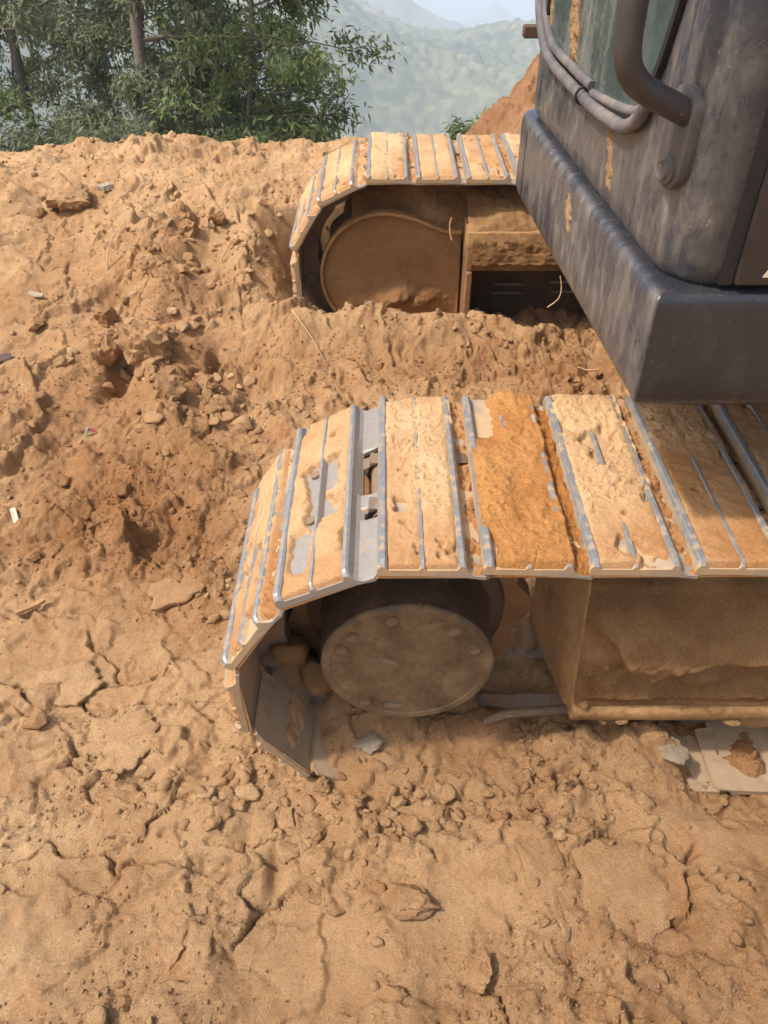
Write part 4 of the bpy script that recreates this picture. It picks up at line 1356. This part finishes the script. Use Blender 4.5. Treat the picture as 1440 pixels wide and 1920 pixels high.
# pale plastic clip with three slots in its face
V, F = [], []
xs_ = [-0.032, -0.013, -0.009, -0.002, 0.002, 0.009, 0.013, 0.032]
for i, x in enumerate(xs_):
    h = 0.004 if i in (2, 3) and False else 0.0
    V += [(x, -0.009, 0), (x, 0.009, 0), (x, 0.008, 0.007), (x, 0.004, 0.007), (x, 0.0035, 0.0035 if 1 <= i <= 6 else 0.007), (x, -0.0035, 0.0035 if 1 <= i <= 6 else 0.007), (x, -0.004, 0.007), (x, -0.008, 0.007)]
for i in range(len(xs_) - 1):
    for k in range(8):
        k2 = (k + 1) % 8
        F.append((i * 8 + k, i * 8 + k2, (i + 1) * 8 + k2, (i + 1) * 8 + k))
F += [tuple(range(7, -1, -1)), tuple((len(xs_) - 1) * 8 + k for k in range(8))]
litter('plastic_clip', fix_normals(mesh('plastic_clip', V, F)), 'plastic', (-1.200, 1.975), 'small cream-white plastic piece lying in the soil at the left edge', 'plastic scrap', 0.012,
       Matrix.Rotation(math.radians(-62), 4, 'Z') @ Matrix.Rotation(0.2, 4, 'Y'))
bs = bpy.data.objects.new('plastic_scrap', None)
C.objects.link(bs)
on_slope(bs, (-1.042, 2.322, gz(-1.042, 2.322)))
tag(bs, 'tiny blue and red plastic scrap standing in the soil', 'plastic scrap')
obj('blue_strip', chip_mesh(0.040, 0.013, 0.004, 5), 'blue', bs, mtx=Matrix.Translation((0, 0, 0.018)) @ Matrix.Rotation(math.radians(-70), 4, 'Y'))
obj('red_strip', chip_mesh(0.026, 0.014, 0.003, 6), 'red', bs, mtx=Matrix.Translation((0.016, 0.006, 0.022)) @ Matrix.Rotation(0.3, 4, 'Y'))
litter('split_stick', chip_mesh(0.085, 0.016, 0.010, 7), 'wood', (-1.02, 1.585), 'short split brown stick lying on the soil at left', 'stick', 0.010, Matrix.Rotation(math.radians(38), 4, 'Z'))
litter('wood_chip', chip_mesh(0.075, 0.022, 0.008, 8), 'grey_chip', (-1.44, 3.11), 'thin greyish wood chip on the soil below the mound at left', 'wood chip', 0.016, Matrix.Rotation(math.radians(-25), 4, 'Z'))
litter('wood_chip', chip_mesh(0.075, 0.035, 0.024, 9), 'grey_chip', (-1.29, 3.80), 'pale blocky wood chip beside the round hump on the mound', 'wood chip', 0.02, Matrix.Rotation(math.radians(20), 4, 'Z'))
litter('dead_leaf', chip_mesh(0.07, 0.045, 0.004, 10), 'dead_leaf', (-1.50, 2.79), 'dark purplish dead leaf at the left edge of the soil', 'leaf', 0.014, Matrix.Rotation(math.radians(30), 4, 'Z') @ Matrix.Rotation(0.25, 4, 'X'))

def rootlet(pts, r, label):
    c = pts[0]
    z0 = gz(c[0], c[1])
    P = smooth_path([(x - c[0], y - c[1], gz(x, y) - z0 + h) for x, y, h in pts], 5)
    v, f = tube(P, [r * (1 - 0.5 * i / len(P)) for i in range(len(P))], 6)
    me = auto_smooth(mesh('root', v, f), 60)
    o = obj('root', me, 'root')
    on_slope(o, (c[0], c[1], z0))
    return tag(o, label, 'root')
rootlet([(-0.36, 2.90, 0.02), (-0.32, 2.84, 0.035), (-0.27, 2.79, 0.03), (-0.22, 2.72, 0.012)], 0.003, 'thin pale root on the soil bank in front of the far track end')
rootlet([(0.76, 2.76, 0.012), (0.80, 2.755, 0.02), (0.84, 2.745, 0.012)], 0.004, 'short pale twig on the soil close to the cab corner')
rootlet([(-1.18, 3.27, 0.0), (-1.17, 3.30, 0.05), (-1.15, 3.34, 0.08), (-1.135, 3.37, 0.07)], 0.0035, 'reddish rootlet sticking up from the crumbled bank at left')
rootlet([(-0.70, 3.30, 0.01), (-0.67, 3.34, 0.04), (-0.66, 3.40, 0.03)], 0.003, 'straw-coloured rootlet on the mound slope left of the far track')
rootlet([(-0.27, 1.90, 0.0), (-0.265, 1.93, 0.03), (-0.25, 1.97, 0.05)], 0.002, 'fine upright root just behind the near track')
# roots hanging on the machine are things resting on it
def loose_root(pts, r, label):
    c = Vector(pts[0])
    P = smooth_path([Vector(p) - c for p in pts], 5)
    v, f = tube(P, r, 6)
    o = obj('root', auto_smooth(mesh('root', v, f), 60), 'root')
    on_slope(o, c)
    return tag(o, label, 'root')
loose_root([(0.262, 3.11, 0.63), (0.258, 3.115, 0.60), (0.262, 3.11, 0.565), (0.268, 3.105, 0.545)], 0.0035, 'short straw-coloured root upright in the dirt on the far track frame')
loose_root([(0.70, 3.03, 0.43), (0.71, 3.02, 0.38), (0.70, 3.01, 0.34), (0.66, 3.0, 0.31)], 0.0022, 'thin root hanging under the far track beam beside the cab')

# ------------------------------------------------------------------ heap of red earth beyond the far track
def heap():
    n = 300
    u = np.linspace(-1.9, 1.9, n)
    U, W = np.meshgrid(u, u)
    r = np.hypot(U, W)
    z = 1.75 - r * 1.08 + 0.16 * fbm(U * 1.8, W * 1.8, 401, 4) + 0.16 * np.abs(fbm(U * 4, W * 4, 403, 6, 0.65)) + 0.09 * fbm(U * 11, W * 11, 411, 4, 0.6) - 0.05 * np.clip(fbm(U * 9, W * 9, 409, 3) - 0.15, 0, 1) * 3
    z = np.where(r < 0.3, z - (0.3 - r) * 0.5, z)
    z = np.maximum(z, -0.45)
    me = mesh('earth_heap', np.stack([U, W, z], -1).reshape(-1, 3), grid_faces(n, n), True)
    fattr(me, 'dry', (0.4 + 0.4 * fbm(U * 2, W * 2, 407, 3)).ravel())
    o = obj('earth_heap', me, 'red_soil')
    on_slope(o, (2.12, 6.0, -0.05))
    tag(o, 'steep heap of red-orange earth behind the far track, beside the cab', 'earth heap')
heap()

# ------------------------------------------------------------------ trees and bushes (world frame)
def leaf_cloud(centres, dirs, per, lmin, lmax, spread, seed, droop=0.5):
    g = np.random.default_rng(seed)
    n = len(centres) * per
    c = np.repeat(centres, per, 0) + g.normal(0, spread, (n, 3))
    d = np.repeat(dirs, per, 0) * 0.6 + g.normal(0, 0.75, (n, 3))
    d[:, 2] -= droop
    d /= np.linalg.norm(d, axis=1)[:, None]
    up = g.normal(0, 0.5, (n, 3)); up[:, 2] += 1
    side = np.cross(d, up); side /= np.linalg.norm(side, axis=1)[:, None] + 1e-9
    nrm = np.cross(side, d)
    L = g.uniform(lmin, lmax, n)[:, None]
    Wd = L * g.uniform(0.13, 0.19, n)[:, None]
    p0 = c; p2 = c + d * L - nrm * L * 0.12
    mid = c + d * L * 0.45
    p1 = mid + side * Wd + nrm * L * 0.05; p3 = mid - side * Wd + nrm * L * 0.05
    V = np.stack([p0, p1, p2, p3], 1).reshape(-1, 3)
    i = np.arange(n)[:, None] * 4
    F = np.concatenate([i + np.array([[0, 1, 2]]), i + np.array([[0, 2, 3]])], 0)
    return V, F, np.repeat(np.clip(g.beta(2, 3, n) + np.repeat(g.normal(0, 0.14, len(centres)), per), 0, 1), 4)

def tree(base, height, r0, lean, seed, label, leafmat, nb=22, first=0.12, blen=1.3, per=12, lsize=(0.05, 0.098), bend=0.15, crown=(0.0, 1.0), name='broadleaf_tree', group=None, bias=None, spread=0.06, sub=5, rise=(0.1, 0.7)):
    g = random.Random(seed)
    t = bpy.data.objects.new(name, None)
    C.objects.link(t)
    t.location = base
    tag(t, label, 'tree' if 'tree' in name else 'bush', group)
    V, F = [], []
    def add(v, f):
        o = len(V)
        V.extend(v); F.extend([tuple(i + o for i in q) for q in f])
    npt = 12
    tp = []
    for i in range(npt):
        k = i / (npt - 1)
        tp.append(Vector((lean[0] * k + bend * math.sin(k * 5 + seed) * k, lean[1] * k + bend * math.cos(k * 4 + seed) * k, height * k)))
    r0 = r0 * 0.72
    add(*tube(tp, [r0 * (1 - 0.75 * (i / (npt - 1))) for i in range(npt)], 9))
    cen, dr = [], []
    for b in range(nb):
        k = first + (0.98 - first) * (b + g.random() * 0.6) / nb
        q = k * (npt - 1); i0 = min(int(q), npt - 2)
        p = tp[i0].lerp(tp[i0 + 1], q - i0)
        az = b * 2.399 + g.uniform(-0.5, 0.5)
        if bias is not None and g.random() < bias[1]:
            az = bias[0] + g.uniform(-0.7, 0.7)
        el = g.uniform(*rise)
        L = blen * (1.05 - 0.55 * k) * g.uniform(0.7, 1.15)
        d = Vector((math.cos(az) * math.cos(el), math.sin(az) * math.cos(el), math.sin(el)))
        pts = [p]
        cur = p.copy(); dd = d.copy()
        for s in range(5):
            dd = (dd + Vector((g.uniform(-.22, .22), g.uniform(-.22, .22), g.uniform(-.20, .10)))).normalized()
            cur = cur + dd * L / 5
            pts.append(cur.copy())
        rb = r0 * 0.32 * (1 - 0.5 * k)
        add(*tube(pts, [rb * (1 - 0.8 * i / 5) + 0.002 for i in range(6)], 6))
        for s in range(sub):
            m = g.uniform(0.25, 1.0) * 5
            j = min(int(m), 4)
            q0 = pts[j].lerp(pts[j + 1], m - j)
            d2 = (dd * 0.6 + Vector((g.uniform(-1, 1), g.uniform(-1, 1), g.uniform(-0.5, 0.6)))).normalized()
            l2 = L * g.uniform(0.18, 0.42)
            q1 = q0 + d2 * l2 * 0.55 + Vector((0, 0, g.uniform(-0.03, 0.03)))
            q2 = q1 + (d2 + Vector((0, 0, -0.3))).normalized() * l2 * 0.45
            add(*tube([q0, q1, q2], [rb * 0.35 + 0.0015, rb * 0.22 + 0.001, 0.001], 4, False))
            for e in (0.35, 0.7, 1.0, 1.0):
                cen.append(q1.lerp(q2, e) if e > 0.5 else q0.lerp(q1, 0.8)); dr.append(d2)
        cen.append(pts[-1]); dr.append(dd)
    me = auto_smooth(mesh('trunk', V, F), 60)
    obj('trunk', me, 'bark', t)
    cen = np.array([c[:] for c in cen]); dr = np.array([c[:] for c in dr])
    v, f, var = leaf_cloud(cen, dr, int(per * 2.3), lsize[0], lsize[1], spread, seed)
    me = mesh('crown', v, f)
    fattr(me, 'var', var)
    obj('crown', me, leafmat, t)
    return t

BZ = -0.9
tree((-3.95, 8.2, BZ), 6.5, 0.075, (-0.15, 0.1), 1, 'slim tree with a bare grey trunk nearest the left edge', 'leaf_grey', 22, 0.30, 1.5, 11)
tree((-3.55, 8.6, BZ), 7.0, 0.085, (0.05, 0.2), 2, 'second bare-trunked tree from the left edge', 'leaf', 24, 0.25, 1.6, 11)
tree((-2.05, 7.5, BZ), 7.5, 0.10, (0.0, 0.0), 3, 'dark straight-trunked tree in the middle of the dense foliage', 'leaf', 30, 0.36, 1.5, 9, bend=0.05)
tree((-2.75, 9.3, BZ), 4.2, 0.05, (0.2, 0.1), 4, 'thin leafy tree between the bare trunks and the dark trunk', 'leaf_grey', 28, 0.15, 1.5, 10)
tree((-1.75, 8.0, BZ), 3.6, 0.045, (-0.2, 0.1), 5, 'low bushy grey-green tree just right of the dark trunk', 'leaf_grey', 32, 0.2, 1.25, 10)
tree((-1.62, 7.4, BZ + 0.3), 3.5, 0.055, (0.75, 0.1), 6, 'leaning tree whose branches spread out over the valley', 'leaf', 30, 0.22, 1.2, 7, bias=(0.0, 0.5), bend=0.12)
tree((-3.3, 10.5, BZ - 0.4), 5.5, 0.06, (0.1, 0), 7, 'hazy grey-green tree standing behind the left trunks', 'leaf_grey', 30, 0.15, 1.8, 12, (0.055, 0.095))
tree((-1.45, 9.6, BZ - 0.3), 3.2, 0.05, (0.1, 0), 8, 'small round tree behind the leaning tree', 'leaf', 30, 0.2, 1.2, 12)
tree((-4.9, 9.4, BZ), 5.5, 0.06, (0.1, 0), 9, 'leafy tree cut off by the left edge of the picture', 'leaf', 26, 0.15, 1.6, 11)
tree((-2.45, 6.9, BZ + 0.75), 1.25, 0.022, (0.1, 0), 10, 'olive bush at the crest left of the dark trunk', 'leaf_grey', 22, 0.1, 0.75, 9, (0.045, 0.08), name='crest_bush')
tree((-1.65, 6.7, BZ + 0.8), 1.15, 0.02, (0.05, 0), 11, 'yellow-green young bush at the crest below the dark trunk', 'leaf_bright', 14, 0.1, 0.55, 8, (0.05, 0.085), name='crest_bush')
tree((-3.15, 7.0, BZ + 0.7), 1.15, 0.02, (0.05, 0), 12, 'bright green bush at the crest beside the bare trunks', 'leaf_bright', 18, 0.1, 0.7, 8, (0.045, 0.08), name='crest_bush')
tree((-0.95, 7.1, BZ + 0.6), 1.2, 0.02, (0.05, 0), 13, 'dark bush at the crest under the leaning tree', 'leaf', 20, 0.1, 0.7, 9, (0.045, 0.08), name='crest_bush')
tree((0.20, 7.4, BZ + 0.35), 1.42, 0.02, (0, 0), 14, 'tip of a green bush showing over the far track', 'leaf_bright', 16, 0.3, 0.40, 9, (0.05, 0.09), name='valley_bush')
tree((0.70, 7.0, BZ + 0.4), 1.66, 0.02, (0, 0), 15, 'dark green bush beside the red earth heap', 'leaf', 18, 0.35, 0.36, 11, (0.05, 0.09), name='valley_bush')

for k, (x, y, h, lab) in enumerate([(-3.75, 7.3, 1.5, 'leafy bush between the two left bare trunks'), (-2.85, 7.6, 1.7, 'tall bush filling the gap left of the dark trunk'),
                                    (-1.95, 7.9, 1.6, 'rounded bush right behind the dark trunk'), (-1.25, 7.7, 1.5, 'dense bush right of the dark trunk, under the low branches'), (-4.35, 7.4, 1.5, 'bush at the crest by the left edge')]):
    tree((x, y, BZ + 0.35), h, 0.02, (0.05, 0), 30 + k, lab, ('leaf', 'leaf_grey', 'leaf', 'leaf_grey', 'leaf')[k], 22, 0.1, 0.85, 7, (0.05, 0.085), name='crest_bush')

# ------------------------------------------------------------------ houses and a cut track on the far hillside
def house(az, r, wd, dp, ht, rz, label):
    a = math.radians(az)
    x, y = r * math.sin(a), r * math.cos(a)
    z = hill_z(x, y)
    t = bpy.data.objects.new('far_house', None)
    C.objects.link(t)
    t.location = (x, y, z - 1.0)
    t.rotation_euler.z = rz
    tag(t, label, 'house', 'houses on the far hillside')
    v, f = box_vf(-wd / 2, wd / 2, -dp / 2, dp / 2, 0, ht + 1)
    obj('wall', mesh('wall', v, f), 'house_wall', t)
    v = [(-wd / 2 - .4, -dp / 2 - .4, ht + 1.01), (wd / 2 + .4, -dp / 2 - .4, ht + 1.01), (wd / 2 + .4, dp / 2 + .4, ht + 1.01), (-wd / 2 - .4, dp / 2 + .4, ht + 1.01), (-wd / 2 - .4, 0, ht + 2.2), (wd / 2 + .4, 0, ht + 2.2)]
    f = [(3, 2, 1, 0), (0, 1, 5, 4), (2, 3, 4, 5), (1, 2, 5), (3, 0, 4)]
    obj('roof', mesh('roof', v, f), 'house_roof', t)
    for k in range(max(2, int(wd / 3))):
        xc = -wd / 2 + (k + 0.5) * wd / max(2, int(wd / 3))
        v, f = box_vf(xc - 0.5, xc + 0.5, -dp / 2 - 0.05, -dp / 2 + 0.1, ht * 0.45 + 1, ht * 0.45 + 2.1)
        obj('window', mesh('window', v, f), 'house_glass', t)
house(1.45, 318, 7, 5, 4.5, 0.2, 'leftmost white house on the far hillside, beside the pale cut')
house(2.05, 322, 9, 5, 3.5, 0.1, 'second white house from the left on the far hillside')
house(4.5, 330, 10, 5, 3.5, -0.1, 'long white house on the right part of the pale hillside cut')
house(5.35, 326, 5, 5, 3.5, -0.3, 'small white house at the right end of the pale hillside cut')
def road():
    V, F = [], []
    azs = np.linspace(0.9, 5.7, 60)
    for k, a_ in enumerate(azs):
        a = math.radians(a_)
        for r in (311, 316, 321):
            rr = r + 5 * math.sin(a_ * 1.7)
            x, y = rr * math.sin(a), rr * math.cos(a)
            V.append((x, y, -17.5 + 0.6 * (r - 311) / 5 + 1.0 * math.sin(a_ * 2.1)))
    return V, F, azs
rv, rf, azs = road()
for k in range(len(azs) - 1):
    for j in range(2):
        rf.append((k * 3 + j, (k + 1) * 3 + j, (k + 1) * 3 + j + 1, k * 3 + j + 1))
rz_ = np.array([hill_z(p[0], p[1]) for p in rv])
rz_ = np.convolve(np.pad(rz_, 9, 'edge'), np.ones(19) / 19, 'valid')
rv = [(p[0], p[1], float(h) + 2.2) for p, h in zip(rv, rz_)]
ro = obj('dirt_road', mesh('dirt_road', rv, rf), 'track_road')
ro['kind'] = 'structure'

# ------------------------------------------------------------------ haze in the valley air
hzm = bpy.data.materials.new('haze')
hzm.use_nodes = True
tn = hzm.node_tree
tn.nodes.remove(tn.nodes['Principled BSDF'])
pv = tn.nodes.new('ShaderNodeVolumePrincipled')
pv.inputs['Color'].default_value = (0.76, 0.865, 1.0, 1)
pv.inputs['Density'].default_value = 0.0015
pv.inputs['Density Attribute'].default_value = ''
pv.inputs['Color Attribute'].default_value = ''
pv.inputs['Temperature Attribute'].default_value = ''
hzm.cycles.homogeneous_volume = True
pv.inputs['Anisotropy'].default_value = 0.0
tn.links.new(pv.outputs[0], tn.nodes['Material Output'].inputs['Volume'])
zmin, zmax = float(hz.min()) - 1.0, float(max(hz.max(), 10)) + 3
v, f = box_vf(-2700, 2700, -2700, 2700, zmin, zmax)
ho = obj('haze', mesh('haze', v, f), hzm)
ho['kind'] = 'stuff'
